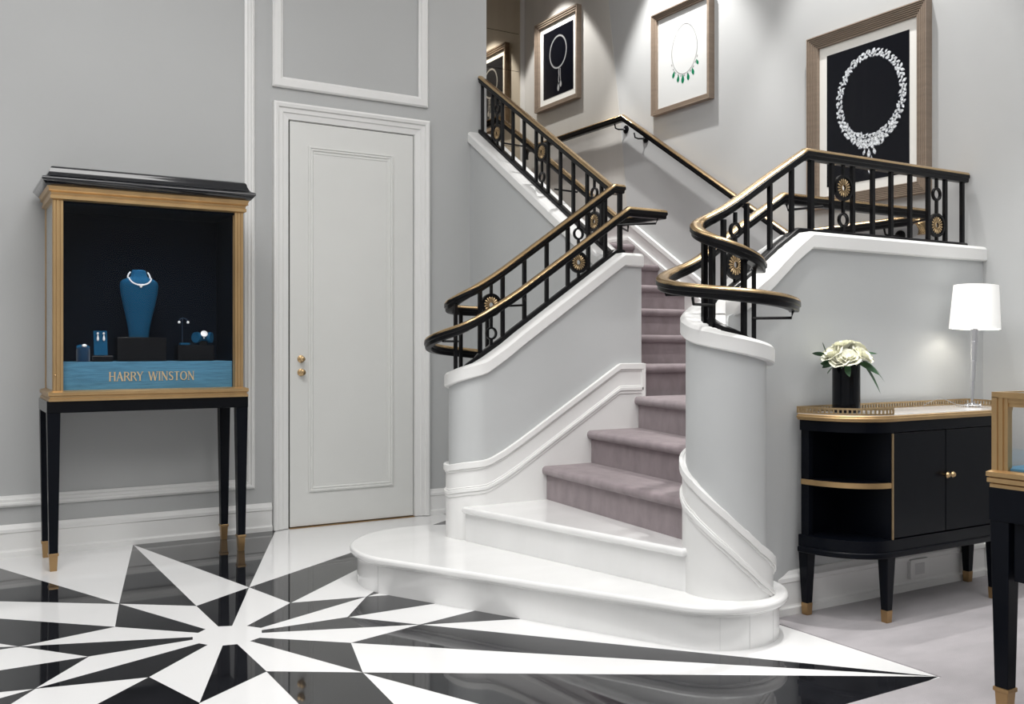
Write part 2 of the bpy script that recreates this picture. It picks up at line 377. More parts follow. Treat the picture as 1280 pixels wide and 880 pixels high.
# steps of the first flight: nosing lines X at Y=4.26 and at Y=3.10
YL, YR = 4.26, 3.09
def lineX(p, q, y): return p[0]+(q[0]-p[0])*(y-p[1])/(q[1]-p[1])
nos = {2: ((2.262, 4.25), (2.532, 2.93)), 3: ((2.731, 4.25), (2.632, 3.04)), 4: ((3.020, 4.25), (2.905, 3.3)), 5: ((3.345, 4.25), (3.12, 3.3))}
for k in (2, 3, 4, 5):
    m = 'marble' if k == 2 else 'carpet'
    yr = 2.91 if k == 2 else (2.98 if k == 3 else YR)
    a = Vector((lineX(*nos[k], YL), YL)); b = Vector((lineX(*nos[k], yr), yr))
    n = Vector((b.y-a.y, -(b.x-a.x))).normalized();
    if n.x > 0: n = -n
    back = 4.54 if k == 5 else 3.6
    yt = YL
    def poly(off):
        a2 = a+n*off; b2 = b+n*off
        ytop = YL
        # keep the ends on the walls
        X1 = a2.x+(b2.x-a2.x)*(YL-a2.y)/(b2.y-a2.y); X2 = a2.x+(b2.x-a2.x)*(yr-a2.y)/(b2.y-a2.y)
        P_ = [(X1, YL), (X2, yr)]
        if yr < YR: P_ += [(2.80, yr), (2.9, YR)]
        return P_+[(back, YR), (back, YL)]
    zt = k*r_
    bm = bmesh.new(); prism(bm, poly(-.028), (k-1)*r_-.01, zt-.02); obj('riser', bm, m, st)
    bm = bmesh.new(); prism(bm, poly(0), zt-(.034 if k == 2 else .046), zt); obj('tread', bm, m, st, smooth=True, bevel=.014 if k == 2 else .02, seg=3)
# second flight along the picture wall, ending at the upper landing
X0, X1 = 3.39, 4.525
for k in range(6, 12):
    yk = 5.721-.29*(11-k); zt = k*r_
    back = yk+.62 if k < 11 else 7.36
    bm = bmesh.new(); box(bm, X0, X1, yk+.028, back, (k-1)*r_-.01, zt-.02); obj('riser', bm, 'carpet', st)
    bm = bmesh.new(); box(bm, X0 if k < 11 else (X0), X1, yk, back, zt-.046, zt); obj('tread', bm, 'carpet', st, smooth=True, bevel=.02, seg=3)
obj('upper_landing', B(2.0, X0, 6.06, 7.36, 1.80, 1.925), 'carpet', st)

# --- side walls of the stair
XL, YLc, rL = 2.399, 4.38, .045             # left scroll centre and spine radius
LP = Path([(3.402, 4.335)]+arcpts(XL, YLc, rL, 270, 90, 18)+[(2.50, YLc+rL)])
XR, YRc, rR = 2.732, 2.865, .080
SC = [(3.25, 3.02), (3.15, 3.013), (3.05, 2.993), (2.95, 2.966), (2.87, 2.951), (2.80, 2.946)]
RP = Path([(WX, 3.02)]+SC+arcpts(XR, YRc, rR, 90, 335, 28))
sRa_ = RP.s[len(SC)+1]
def sL(x): return 3.40-x
sLa = 3.40-XL; arcL = PI*rL
def sR(x): return WX-x
sRa = sRa_
def aR(deg): return sRa+math.radians(deg-90)*rR
def aL(deg): return sLa+math.radians(270-deg)*rL
capL = [(0, 1.600), (sL(3.27), 1.600), (sL(2.60), 1.150), (sL(2.52), 1.092), (sL(2.45), 1.048), (sL(2.40), 1.018), (aL(180), .955), (aL(90), .920), (9, .915)]
capR = [(0, 1.583), (sR(3.29), 1.583), (sR(2.90), 1.355), (sR(2.82), 1.305), (aR(90), 1.265), (aR(135), 1.21), (aR(180), 1.165), (aR(225), 1.135), (aR(270), 1.105), (aR(320), 1.075), (9, 1.07)]
CAPH = .075
def wallbody(name, path, capkeys, zb, m, endround=False):
    bm = bmesh.new(); L = path.dense(.05, [k[0] for k in capkeys if k[0] < path.s[-1]])
    pts = [path.at(s)[0] for s in L]; N = plan_normals(pts); rings = []
    for s, p, n in zip(L, pts, N):
        zt = interp(capkeys, s); h = TK/2
        if endround:
            e = path.s[-1]-s; 
            if e < h: h = math.sqrt(max(.0004, h*h-(h-e)**2))
        n1 = n.normalized() if s > .2 else n
        rings.append([(p.x+n1.x*h, p.y+n1.y*h, zb), (p.x-n1.x*h, p.y-n1.y*h, zb), (p.x-n1.x*h, p.y-n1.y*h, zt+.01), (p.x+n1.x*h, p.y+n1.y*h, zt+.01)])
    loft(bm, rings); return obj(name, bm, m, st, smooth=True)
# full-width solid below hides the tight scroll core
wallbody('stair_wall', LP, capL, 0.0, 'stairwall')
wallbody('stair_wall', RP, capR, 0.0, 'stairwall', True)
def capsweep(name, path, keys, ov=.022, ext=0, sign=1):
    L = path.dense(.04, [k[0] for k in keys if k[0] < path.s[-1]]); h = TK/2+ov
    pts = []
    for s in L:
        p = path.at(s)[0]; pts.append((p.x, p.y, interp(keys, s)))
    if ext: pts[0] = (pts[0][0]+ext, pts[0][1], pts[0][2])
    hi = h
    prof = [(-h+.006, 0), (-h, .006), (-h, CAPH-.016), (-h+.010, CAPH-.004), (-h+.022, CAPH), (h-.022, CAPH), (h-.010, CAPH-.004), (h, CAPH-.016), (h, .006), (h-.006, 0)]
    bm = bmesh.new()
    N = plan_normals(pts); rings = []
    for i, (p, n) in enumerate(zip(pts, N)):
        n1 = n
        # do not let the inner side fold in the tight scroll
        rad_in = (rL if path is LP else rR)
        inarc = L[i] > (sLa-.001 if path is LP else sRa-.001)
        ring = []
        for l, u in prof:
            inner = (l < 0) if path is LP else (l > 0)
            if inarc and inner and abs(l) > rad_in*.9: l = math.copysign(rad_in*.9, l)
            sc = 1
            e = L[-1]-L[i]
            if path is RP and e < .05: sc = math.sqrt(max(.02, 1-((.05-e)/.05)**2))*.5+.5
            ring.append((p[0]+n1.x*l*sc, p[1]+n1.y*l*sc, p[2]+u))
        rings.append(ring)
    loft(bm, rings); return obj(name, bm, 'white', st, smooth=True)
capsweep('wall_cap', LP, capL)
capsweep('wall_cap', RP, capR)
# stringer wall of the second flight
def capzY(y): return interp([(4.25, 1.600), (4.42, 1.600), (5.945, 2.592)], y)
bm = bmesh.new(); ys = [4.419, 5.0, 5.5, 5.945]
loft(bm, [[(3.23, y, 0), (3.40, y, 0), (3.40, y, capzY(y)+.01), (3.23, y, capzY(y)+.01)] for y in ys]); obj('stringer_wall', bm, 'stairwall', st)
h = TK/2+.022
prof = [(-h+.006, 0), (-h, .006), (-h, CAPH-.016), (-h+.010, CAPH-.004), (-h+.022, CAPH), (h-.022, CAPH), (h-.010, CAPH-.004), (h, CAPH-.016), (h, .006), (h-.006, 0)]
bm = bmesh.new(); sweep(bm, [(3.315, y, capzY(y)) for y in (4.40, 4.44, 5.944)], prof); obj('stringer_cap', bm, 'white', st, smooth=True)
# skirting bands (white panel with two mouldings) on the stair side of both walls
def band(path, keys, s0, s1, side, t=.014, zb=r_, name='stair_skirting', clampR=None):
    L = [s for s in path.dense(.03, [k[0] for k in keys if s0 < k[0] < s1]+[s0, s1]) if s0-1e-6 <= s <= s1+1e-6]
    pts = [path.at(s)[0] for s in L]; N = plan_normals(pts)
    def ribbon(o0, o1, zf0, zf1):
        rings = []
        for s, p, n in zip(L, pts, N):
            a = side*(TK/2+o0); b = side*(TK/2+o1)
            z0, z1 = zf0(s), zf1(s)
            rings.append([(p.x+n.x*a, p.y+n.y*a, z0), (p.x+n.x*b, p.y+n.y*b, z0), (p.x+n.x*b, p.y+n.y*b, z1), (p.x+n.x*a, p.y+n.y*a, z1)])
        bm = bmesh.new(); loft(bm, rings); return bm
    top = lambda s: interp(keys, s)
    obj(name, ribbon(-.01, t, lambda s: zb-.001, top), 'white', st, smooth=True)
    for dz0, dz1, o in ((-.030, .004, .012), (-.040, -.030, .006), (-.148, -.128, .010), (-.165, -.148, .005), (-.128, -.120, .004)):
        obj('skirting_moulding', ribbon(t-.004, t+o, lambda s: top(s)+dz0, lambda s: top(s)+dz1), 'white', st, smooth=True, bevel=.003)
bandL = [(0, 1.057), (sL(3.236), 1.057), (sL(2.59), .671), (sL(2.50), .622), (sL(2.43), .590), (sL(2.36), .565), (aL(180), .545), (9, .54)]
band(LP, bandL, .0, aL(95), +1)
bandR = [(0, 1.06), (sR(3.236), 1.06), (sR(2.757), .775), (aR(135), .70), (aR(180), .625), (aR(200), .58), (aR(225), .515), (aR(250), .44), (aR(270), .385), (aR(300), .325), (aR(325), .28), (9, .27)]
band(RP, bandR, sR(3.4), aR(333), -1)
# skirting end return at the left wall's end
obj('skirting_return', B(3.39, 3.414, 4.226, 4.25, .86, 1.06), 'white', st)
# skirting on the picture wall
sk = [(3.11, 1.075), (4.15, 1.075), (5.80, 2.115), (7.35, 2.115)]
def zsk(y): return interp(sk, y)
def skband(o0, o1, d0, d1):
    bm = bmesh.new(); loft(bm, [[(WX-o0, y, zsk(y)+d0), (WX-o1, y, zsk(y)+d0), (WX-o1, y, zsk(y)+d1), (WX-o0, y, zsk(y)+d1)] for y in [k[0] for k in sk]]); return bm
obj('wall_skirting', skband(0, .02, -.6, 0), 'white', st)
for a, b, c in ((-.03, .004, .034), (-.042, -.03, .027), (-.15, -.128, .032), (-.165, -.15, .026)): obj('skirting_moulding', skband(.015, c, a, b), 'white', st)
# baseboard of the parapet wall by the sideboard
bm = bmesh.new(); loft(bm, [[(x, PY-a, b*1.05+.004) for a, b in BP] for x in (2.90, WX)]); struct(obj('baseboard_parapet', bm, 'white'))

# ------------------------------------------------------------------ railings
def bar(bm, x, y, z0, z1, ang=0, w=.009):
    c, s = math.cos(ang)*w, math.sin(ang)*w
    q = [(c-s, s+c), (-c-s, -s+c), (-c+s, -s-c), (c+s, s-c)]
    loft(bm, [[(x+a, y+b, z) for a, b in q] for z in (z0, z1)])
def rosette_mesh():
    bm = bmesh.new(); n = 17
    for i in range(n):
        a = 2*PI*i/n; ca, sa = math.cos(a), math.sin(a)
        def pt(r, t, d): return bm.verts.new((r*ca-t*sa, d, r*sa+t*ca))
        for sg in (1, -1):
            v = [pt(.017, .0014, sg*.004), pt(.017, -.0014, sg*.004), pt(.034, -.0047, sg*.005), pt(.041, -.0038, sg*.005), pt(.044, 0, sg*.004), pt(.041, .0038, sg*.005), pt(.034, .0047, sg*.005)]
            cpt = pt(.034, 0, sg*.009)
            for k in range(7): bm.faces.new((v[k], v[(k+1) % 7], cpt))
    for sg in (1, -1):   # inner collar
        N = 18
        R = [[bm.verts.new((r*math.cos(2*PI*k/N), d*sg, r*math.sin(2*PI*k/N))) for k in range(N)] for r, d in ((.0135, .003), (.0150, .008), (.0165, .008), (.018, .003))]
        for A, B_ in zip(R, R[1:]):
            for k in range(N): bm.faces.new((A[k], A[(k+1) % N], B_[(k+1) % N], B_[k]))
    me = bpy.data.meshes.new('rosette'); bmesh.ops.recalc_face_normals(bm, faces=bm.faces); bm.to_mesh(me); bm.free(); me.materials.append(M['brass']); return me
def annulus_mesh(name, r0, r1, t, n=28):
    bm = bmesh.new()
    R = [[bm.verts.new((r*math.cos(2*PI*k/n), d, r*math.sin(2*PI*k/n))) for k in range(n)] for r, d in ((r0, -t), (r1, -t), (r1, t), (r0, t))]
    for A, B_ in zip(R, R[1:]+R[:1]):
        for k in range(n): bm.faces.new((A[k], A[(k+1) % n], B_[(k+1) % n], B_[k]))
    me = bpy.data.meshes.new(name); bmesh.ops.recalc_face_normals(bm, faces=bm.faces); bm.to_mesh(me); bm.free(); me.materials.append(M['iron']); return me
ROS = rosette_mesh(); DISC = annulus_mesh('medallion', .0125, .058, .0035); RIM = annulus_mesh('medallion_rim', .048, .060, .008); RING = annulus_mesh('ring', .024, .033, .007)
def place(name, me, x, y, z, ang, parent):
    o = bpy.data.objects.new(name, me); C.objects.link(o); o.location = (x, y, z); o.rotation_euler = (0, 0, ang)
    o.parent = parent; o.matrix_parent_inverse = world_of(parent).inverted(); return o
def medallion_column(par, x, y, zb, zt, ang, rosette_up):
    L = zt-zb; zr = zb+L*(.68 if rosette_up else .30); zo = zb+L*(.24 if rosette_up else .76)
    zs = sorted([zb, zr-.055, zr+.055, zo-.03, zo+.03, zt])
    for a, b in ((zs[0], zs[1]), (zs[2], zs[3]), (zs[4], zs[5])):
        if b > a:
            bm = bmesh.new(); bar(bm, x, y, a, b, ang, .0065); obj('medallion_rod', bm, 'iron', par)
    m = place('medallion', DISC, x, y, zr, ang, par)
    place('medallion_rim', RIM, x, y, zr, ang, m)
    place('rosette', ROS, x, y, zr, ang, m)
    place('ring', RING, x, y, zo, ang, par)
def rail(par, pts, name='handrail', w=.023):
    k = w/.023
    bm = bmesh.new(); sweep(bm, pts, [(-.015*k, -.044), (-.019*k, -.040), (-.020*k, -.026), (-.025*k, -.022), (-.025*k, -.008), (-.021*k, -.004), (.021*k, -.004), (.025*k, -.008), (.025*k, -.022), (.020*k, -.026), (.019*k, -.040), (.015*k, -.044)])
    o = obj(name, bm, 'iron', par, smooth=True)
    bm = bmesh.new(); sweep(bm, pts, [(-.0235*k, -.010), (-.024*k, -.002), (-.019*k, .005), (-.009*k, .009), (.009*k, .009), (.019*k, .005), (.024*k, -.002), (.0235*k, -.010)])
    obj('rail_cap', bm, 'railbrass', o, smooth=True)
    return o
def shoe(par, pts):
    bm = bmesh.new(); sweep(bm, pts, [(-.022, 0), (-.022, .020), (-.015, .026), (.015, .026), (.022, .020), (.022, 0)]); return obj('shoe', bm, 'iron', par, smooth=True)
def rod(par, pts, r=.005, name='rail_bracket'):
    bm = bmesh.new(); tube(bm, pts, r, 8); return obj(name, bm, 'iron', par, smooth=True)

# left railing: first flight, corner, second flight
rl = thing('stair_railing', 'black and gold railing on the left stair wall, turning up along the upper flight', 'railing', (2.4, 4.335, 1.0))
capLt = [(a, b+CAPH) for a, b in capL]
UL = Path([(3.315, 4.335), (2.395, 4.335)]+arcpts(2.395, 4.435, .10, 270, 90, 16)[1:]+[(2.56, 4.535)])
off = 3.315
zUL = [(0, 2.060), (.045, 2.060), (off-2.50, 1.530), (off-2.43, 1.490), (off-2.38, 1.462), (off-2.395+.157, 1.385), (off-2.395+.314, 1.362), (9, 1.345)]
upts = [(p.x, p.y, interps(zUL, s, .3)) for s in UL.dense(.03, [k[0] for k in zUL if k[0] < UL.s[-1]]) for p in [UL.at(s)[0]]]
z2 = lambda y: interp([(4.335, 2.060), (4.39, 2.060), (5.945, 3.065)], y)
rail(rl, [(3.315, 5.943, z2(5.943)), (3.315, 4.39, 2.060), (3.315, 4.335, 2.060)]+upts[1:])
sh = LP.dense(.03, [k[0] for k in capLt if k[0] < LP.s[-1]])
spts = [(3.315, 5.943, capzY(5.943)+CAPH), (3.315, 4.42, 1.675), (3.315, 4.335, 1.675)]+[(p.x, p.y, interp(capLt, s)-.002) for s in sh if s > .09 for p in [LP.at(s)[0]]]
shoe(rl, spts)
def zcapL(x): return interp(capLt, sL(x))
for x in (2.4119, 2.5475, 2.6810, 2.8223, 2.9598, 3.0962, 3.2130):
    s = off-x
    bm = bmesh.new(); bar(bm, x, 4.335, zcapL(x), interp(zUL, s)-.04); obj('baluster', bm, 'iron', rl)
for x, up in ((2.4785, True), (3.0305, False)):
    medallion_column(rl, x, 4.335, zcapL(x), interp(zUL, off-x)-.04, 0, up)
bm = bmesh.new(); bar(bm, 3.315, 4.335, 1.675, 2.02, 0, .011); obj('corner_post', bm, 'iron', rl)
for ax, ay, z0, z1 in ((2.2909, 4.375, 1.02, 1.37), (2.3502, 4.43, 1.00, 1.345), (2.5367, 4.48, .98, 1.32)):
    bm = bmesh.new(); bar(bm, ax, ay, z0-.03, z1, 0, .008); obj('baluster', bm, 'iron', rl)
for y in (5.9209, 5.7790, 5.6409, 5.5025, 5.3611, 5.2133, 5.0732, 4.9340, 4.7951, 4.6511, 4.5075):
    bm = bmesh.new(); bar(bm, 3.315, y, capzY(y)+CAPH, z2(y)-.04); obj('baluster', bm, 'iron', rl)
for y, up in ((5.7115, False), (5.1459, True), (4.5785, False)):
    medallion_column(rl, 3.315, y, capzY(y)+CAPH, z2(y)-.04, PI/2, up)
# inner handrail of the left railing
zIL = [(0, 1.905), (.28, 1.905), (3.50-2.52, 1.435), (3.50-2.42, 1.375), (3.50-2.33, 1.325), (3.50-2.20, 1.265)]
IL = Path([(3.465, 4.145), (2.399, 4.145)]+arcpts(XL, YLc, .235, 270, 90, 20)[1:]+[(2.60, YLc+.235)])
zIL = [(0, 1.905), (.24, 1.905), (3.465-2.52, 1.430), (3.465-2.42, 1.372), (3.465-2.33, 1.318), (1.066+.15, 1.265), (1.066+.369, 1.205), (1.066+.6, 1.160), (IL.s[-1], 1.125)]
ipts = [(p.x, p.y, interps(zIL, s, .5)) for s in IL.dense(.03, [k[0] for k in zIL]) for p in [IL.at(s)[0]]]
zi2 = lambda y: interp([(4.145, 1.905), (4.52, 1.905), (5.945, 2.80)], y)
rail(rl, [(3.465, 6.6, zi2(5.945)), (3.465, 5.945, zi2(5.945)), (3.465, 4.52, 1.905)]+ipts, w=.020)
def bracket(par, a, b, z, drop=.035):
    """from a baluster at a to beneath the rail at b"""
    rod(par, [(a[0], a[1], z-drop-.035), (b[0], b[1], z-drop-.035), (b[0]+(b[0]-a[0])*.04, b[1]+(b[1]-a[1])*.04, z-drop-.01), (b[0], b[1], z-.03)], .0058)
bracket(rl, (2.52, 4.335), (2.56, 4.145), interp(zIL, 3.5-2.56))
bracket(rl, (3.25, 4.335), (3.42, 4.145), 1.905)
bracket(rl, (3.30, 4.335), (3.50, 4.50), 1.905)
bracket(rl, (2.318, 4.40), (2.18, 4.30), 1.25)
for y in (5.0, 5.65): bracket(rl, (3.315, y), (3.50, y+.02), zi2(y))

# right railing
rr = thing('stair_railing', 'black and gold railing curling round the right newel, then level above the sideboard', 'railing', (2.76, 2.9, 1.2))
capRt = [(a, b+CAPH) for a, b in capR]
UR = Path([(WX-.02, 3.02), (3.25, 3.02), (3.12, 3.016), (3.0, 3.006), (2.88, 2.994), (2.80, 2.989)]+arcpts(XR, YRc, .122, 90, 312, 30)+[(2.850, 2.800)])
o_ = WX-.02; sx = lambda x: o_-x; uarc = UR.s[6]; ua = lambda d: uarc+math.radians(d-90)*.122
zUR = [(0, 2.035), (sx(3.345), 2.035), (sx(2.90), 1.775), (sx(2.82), 1.730), (ua(90), 1.690), (ua(135), 1.650), (ua(180), 1.605), (ua(225), 1.565), (ua(270), 1.525), (ua(312), 1.490), (9, 1.475)]
rail(rr, [(p.x, p.y, interps(zUR, s, 1.5)) for s in UR.dense(.03, [k[0] for k in zUR if k[0] < UR.s[-1]]) for p in [UR.at(s)[0]]], w=.025)
shoe(rr, [(p.x, p.y, interp(capRt, s)-.002) for s in RP.dense(.03, [k[0] for k in capRt if k[0] < RP.s[-1]]) if s > .01 for p in [RP.at(s)[0]]])
for s_ in (1.7626, 1.6128, 1.4275, 1.2783, 1.1542, 1.0181, 0.8754, 0.7358, 0.6021, 0.4606, 0.3203, 0.1855, 0.0464):
    p, t = RP.at(s_); an = math.atan2(t.y, t.x); bm = bmesh.new(); bar(bm, p.x, p.y, interp(capRt, s_), interps(zUR, sx(p.x), 1.5)-.04, an, .011 if abs(s_-1.1542) < .01 else .009); obj('baluster', bm, 'iron', rr)
for s_, up in ((1.6925, False), (0.9396, True), (0.2538, False)):
    p, t = RP.at(s_); an = math.atan2(t.y, t.x); medallion_column(rr, p.x, p.y, interp(capRt, s_), interps(zUR, sx(p.x), 1.5)-.04, an, up)
for dg, wd in ((168, .010), (192, .010), (264, .009), (314, .009)):
    a = math.radians(dg); x, y = XR+.104*math.cos(a), YRc+.104*math.sin(a)
    bm = bmesh.new(); bar(bm, x, y, interp(capRt, sRa+math.radians(dg-90)*rR)-.01, interp(zUR, ua(dg))-.03, a, wd); obj('baluster', bm, 'iron', rr)
IR = Path([(4.42, 3.185), (3.25, 3.185), (3.10, 3.178), (2.95, 3.155), (2.83, 3.132)]+arcpts(XR, YRc, .258, 90, 316, 34))
o3 = 4.42; barc = IR.s[5]; ub = lambda d: barc+math.radians(d-90)*.258
zIR = [(0, 1.862), (o3-3.38, 1.862), (o3-2.90, 1.580), (o3-2.80, 1.528), (ub(90), 1.495), (ub(140), 1.430), (ub(180), 1.395), (ub(225), 1.370), (ub(270), 1.350), (ub(316), 1.330)]
rail(rr, [(p.x, p.y, interps(zIR, s, 1.3)) for s in IR.dense(.03, [k[0] for k in zIR if k[0] < IR.s[-1]]) for p in [IR.at(s)[0]]], w=.025)
def spoke(d0, d1, z):
    a, b = math.radians(d0), math.radians(d1); bracket(rr, (XR+.104*math.cos(a), YRc+.104*math.sin(a)), (XR+.25*math.cos(b), YRc+.25*math.sin(b)), z)
spoke(196, 196, 1.385); spoke(166, 152, 1.43); spoke(300, 306, 1.335)
bracket(rr, (3.47, 3.02), (3.42, 3.185), 1.862); bracket(rr, (4.25, 3.02), (4.32, 3.185), 1.862)

# wall handrail
wr = thing('wall_handrail', 'brass-topped black handrail fixed to the picture wall with round brackets, rising with the upper flight', 'handrail', (4.47, 4.5, 1.9))
zw = lambda y: interp([(3.2, 1.845), (4.15, 1.845), (5.80, 2.905), (7.6, 2.905)], y)
rail(wr, [(4.47, y, zw(y)) for y in (3.30, 4.15, 5.80, 6.60, 7.14)])
for (y0, y1, z) in ((3.30, 3.235, 1.845), (7.14, 7.20, 2.905)):
    bm = bmesh.new(); tube(bm, [(4.47, y0, z-.015), (4.47, y0+(y1-y0)*.6, z-.018), (4.47, y1, z-.045), (4.47, y1+(y1-y0)*.05, z-.10)], .025, 10); obj('rail_end', bm, 'railbrass' if z < 2 else 'iron', wr, smooth=True)
for y in (3.42, 5.62, 5.86, 7.0):
    bm = bmesh.new(); lathe(bm, [(.001, 0), (.032, 0), (.032, .006), (.024, .012), (.001, .014)], n=18)
    bm.transform(Matrix.Translation((WX, y, zw(y)-.085)) @ Matrix.Rotation(-PI/2, 4, 'Y')); d = obj('bracket_plate', bm, 'iron', wr, smooth=True)
    rod(wr, [(WX-.01, y, zw(y)-.085), (WX-.05, y+.03, zw(y)-.085), (4.475, y+.045, zw(y)-.075), (4.47, y+.05, zw(y)-.04)], .006)

# ------------------------------------------------------------------ framed pictures on the right wall (plane X = WX)
def picture(label, y0, y1, z0, z1, fw, mw, inner, deep=.050, flutes=6):
    t = thing('framed_picture', label, 'picture', (WX, (y0+y1)/2, z0))
    prof = [(0, .0), (0, deep)]
    for i in range(flutes):
        a = fw*(i+.12)/flutes; b = fw*(i+.72)/flutes; c = fw*(i+1)/flutes; d = deep-.020*(i+1)/flutes
        prof += [(a, d+.004), (b, d+.004), (b+.0008, d-.011), (c-.0008, d-.011)]
    prof += [(fw, .004), (fw, 0)]
    bm = bmesh.new(); framemould(bm, (WX, y1, z0), (0, -1, 0), (0, 0, 1), (-1, 0, 0), y1-y0, z1-z0, prof); obj('frame', bm, 'frame', t)
    obj('backing', B(WX-.006, WX-.001, y0+.003, y1-.003, z0+.003, z1-.003), 'dark', t)
    obj('mount', B(WX-.014, WX-.006, y0+fw-.002, y1-fw+.002, z0+fw-.002, z1-fw+.002), 'mount', t)
    q = fw+mw; p = obj('print', B(WX-.0165, WX-.014, y0+q, y1-q, z0+q, z1-q), inner, t)
    return t, p
def flatpoly(bm, pts, x, d=.0012):   # pts are (y, z)
    a = [bm.verts.new((x, p[0], p[1])) for p in pts]; b = [bm.verts.new((x-d, p[0], p[1])) for p in pts]; n = len(pts)
    bm.faces.new(a); bm.faces.new(b)
    for i in range(n): bm.faces.new((a[i], a[(i+1) % n], b[(i+1) % n], b[i]))
def marquise(bm, y, z, ang, l, w, x, d=.0012):
    pts = []
    for u, v in ((-1, 0), (-.55, .62), (0, 1), (.55, .62), (1, 0), (.55, -.62), (0, -1), (-.55, -.62)):
        a, b = u*l, v*w; pts.append((y+a*math.cos(ang)-b*math.sin(ang), z+a*math.sin(ang)+b*math.cos(ang)))
    flatpoly(bm, pts, x, d)
def pear(bm, y, z, ang, l, w, x, d=.0012):
    pts = []
    for u, v in ((-1, 0), (-.4, .5), (.1, .95), (.55, .85), (.9, .4), (1, 0), (.9, -.4), (.55, -.85), (.1, -.95), (-.4, -.5)):
        a, b = u*l, v*w; pts.append((y+a*math.cos(ang)-b*math.sin(ang), z+a*math.sin(ang)+b*math.cos(ang)))
    flatpoly(bm, pts, x, d)
PX = WX-.0166
# large diamond necklace
t3, p3 = picture('large fluted frame with broad diamond necklace on black, above the level railing', 3.225, 4.04, 1.97, 3.0, .072, .055, 'printblack', flutes=7)
gm = bmesh.new(); gs = bmesh.new()
cy, cz = 3.605, 2.565; ry, rz = .215, .245
def ell(t, k=1): return (cy+ry*k*math.sin(t), cz-rz*k*math.cos(t))
N = 54
for i in range(N):
    t = 2*PI*i/N; wdt = .026+.026*max(0, math.cos(t))**4
    for kk in (-1, 0, 1):
        tt = t+(.5*2*PI/N if kk == 0 else 0)+rnd.uniform(-.03, .03)
        y, z = ell(tt); nrm = Vector((math.sin(tt)/ry, -math.cos(tt)/rz)).normalized()
        off_ = kk*wdt*.55*rnd.uniform(.8, 1.15); y += nrm.x*off_; z += nrm.y*off_
        ang = math.atan2(nrm.y, nrm.x)+rnd.choice((-.9, -.5, .5, .9, 1.4))+rnd.uniform(-.3, .3)
        s = (.0135+.007*max(0, math.cos(tt))**2)*rnd.uniform(.8, 1.25)
        (marquise if rnd.random() < .5 else pear)(gm, y, z, ang, s, s*.55, PX-.0012)
        marquise(gs, y+.001, z-.0015, ang, s*1.15, s*.70, PX, .0008)
for (dy, dz, a, s) in ((-.030, -.285, 1.2, .026), (.012, -.29, 1.9, .026), (-.008, -.335, 1.57, .026), (.028, -.328, 1.9, .022), (-.04, -.325, 1.2, .018), (.010, -.375, 1.57, .022), (-.02, -.372, 1.4, .018), (.0, -.425, 1.57, .030), (.05, -.285, 2.2, .022), (-.07, -.265, .8, .022), (.08, -.255, 2.4, .02)):
    pear(gm, cy-dy, cz+dz+.02, PI-a+PI, s*.95, s*.45, PX-.0016); pear(gs, cy-dy+.001, cz+dz+.0185, PI-a+PI, s*1.1, s*.56, PX, .001)
tag(obj('necklace_image', gm, 'gemprint', p3), kind='stuff'); tag(obj('necklace_shadow', gs, 'gemshade', p3), kind='stuff')
# emerald necklace
t2, p2 = picture('medium framed picture of thin necklace with green emerald drops on white', 4.888, 5.505, 2.842, 3.575, .042, .004, 'printwhite', flutes=4)
bm = bmesh.new(); cy, cz = 5.175, 3.255
for i in range(96):
    t = 2*PI*i/96; yy = cy+.135*math.sin(t)*(1-.12*max(0, -math.cos(t))); zz = cz-.175*math.cos(t)
    marquise(bm, yy, zz, t*1.7+rnd.uniform(-.5, .5), .0052, .0030, PX)
for t in [(-1.15+i*.23) for i in range(11)]:
    zz = cz-.175*math.cos(t); yy = cy+.135*math.sin(t)
    marquise(bm, yy+.012*math.sin(t), zz-.014, t, .010, .005, PX)
tag(obj('necklace_image', bm, 'silver', p2), kind='stuff')
for t, s in ((-1.02, .018), (-.60, .022), (-.26, .023), (0.10, .026), (.42, .022), (.80, .022)):
    yy = cy+.150*math.sin(t)*1.05; zz = cz-.178*math.cos(t)-.032
    bm = bmesh.new(); pear(bm, yy, zz, -PI/2+t*.45, s*1.25, s*.62, PX); obj('emerald', bm, 'emerald', p2)
# pendant necklace
t1, p1 = picture('small framed picture of necklace with hanging drops on black, beside the mirror', 6.453, 7.10, 3.195, 3.96, .045, .052, 'printblack', flutes=3)
bm = bmesh.new(); cy, cz = 6.775, 3.655
for i in range(70):
    t = 2*PI*i/70; marquise(bm, cy+.125*math.sin(t), cz-.135*math.cos(t), t, .0075, .0085, PX)
for i in range(9): marquise(bm, cy-.012+rnd.uniform(-.004, .004), cz-.145-i*.014, 1.57+rnd.uniform(-.5, .5), .009, .006, PX)
for i in range(7): marquise(bm, cy-.034+rnd.uniform(-.004, .004), cz-.152-i*.014, 1.57+rnd.uniform(-.5, .5), .008, .005, PX)
pear(bm, cy-.004, cz-.30, -PI/2, .034, .017, PX); pear(bm, cy-.040, cz-.275, -PI/2, .032, .016, PX)
tag(obj('necklace_image', bm, 'silver', p1), kind='stuff')

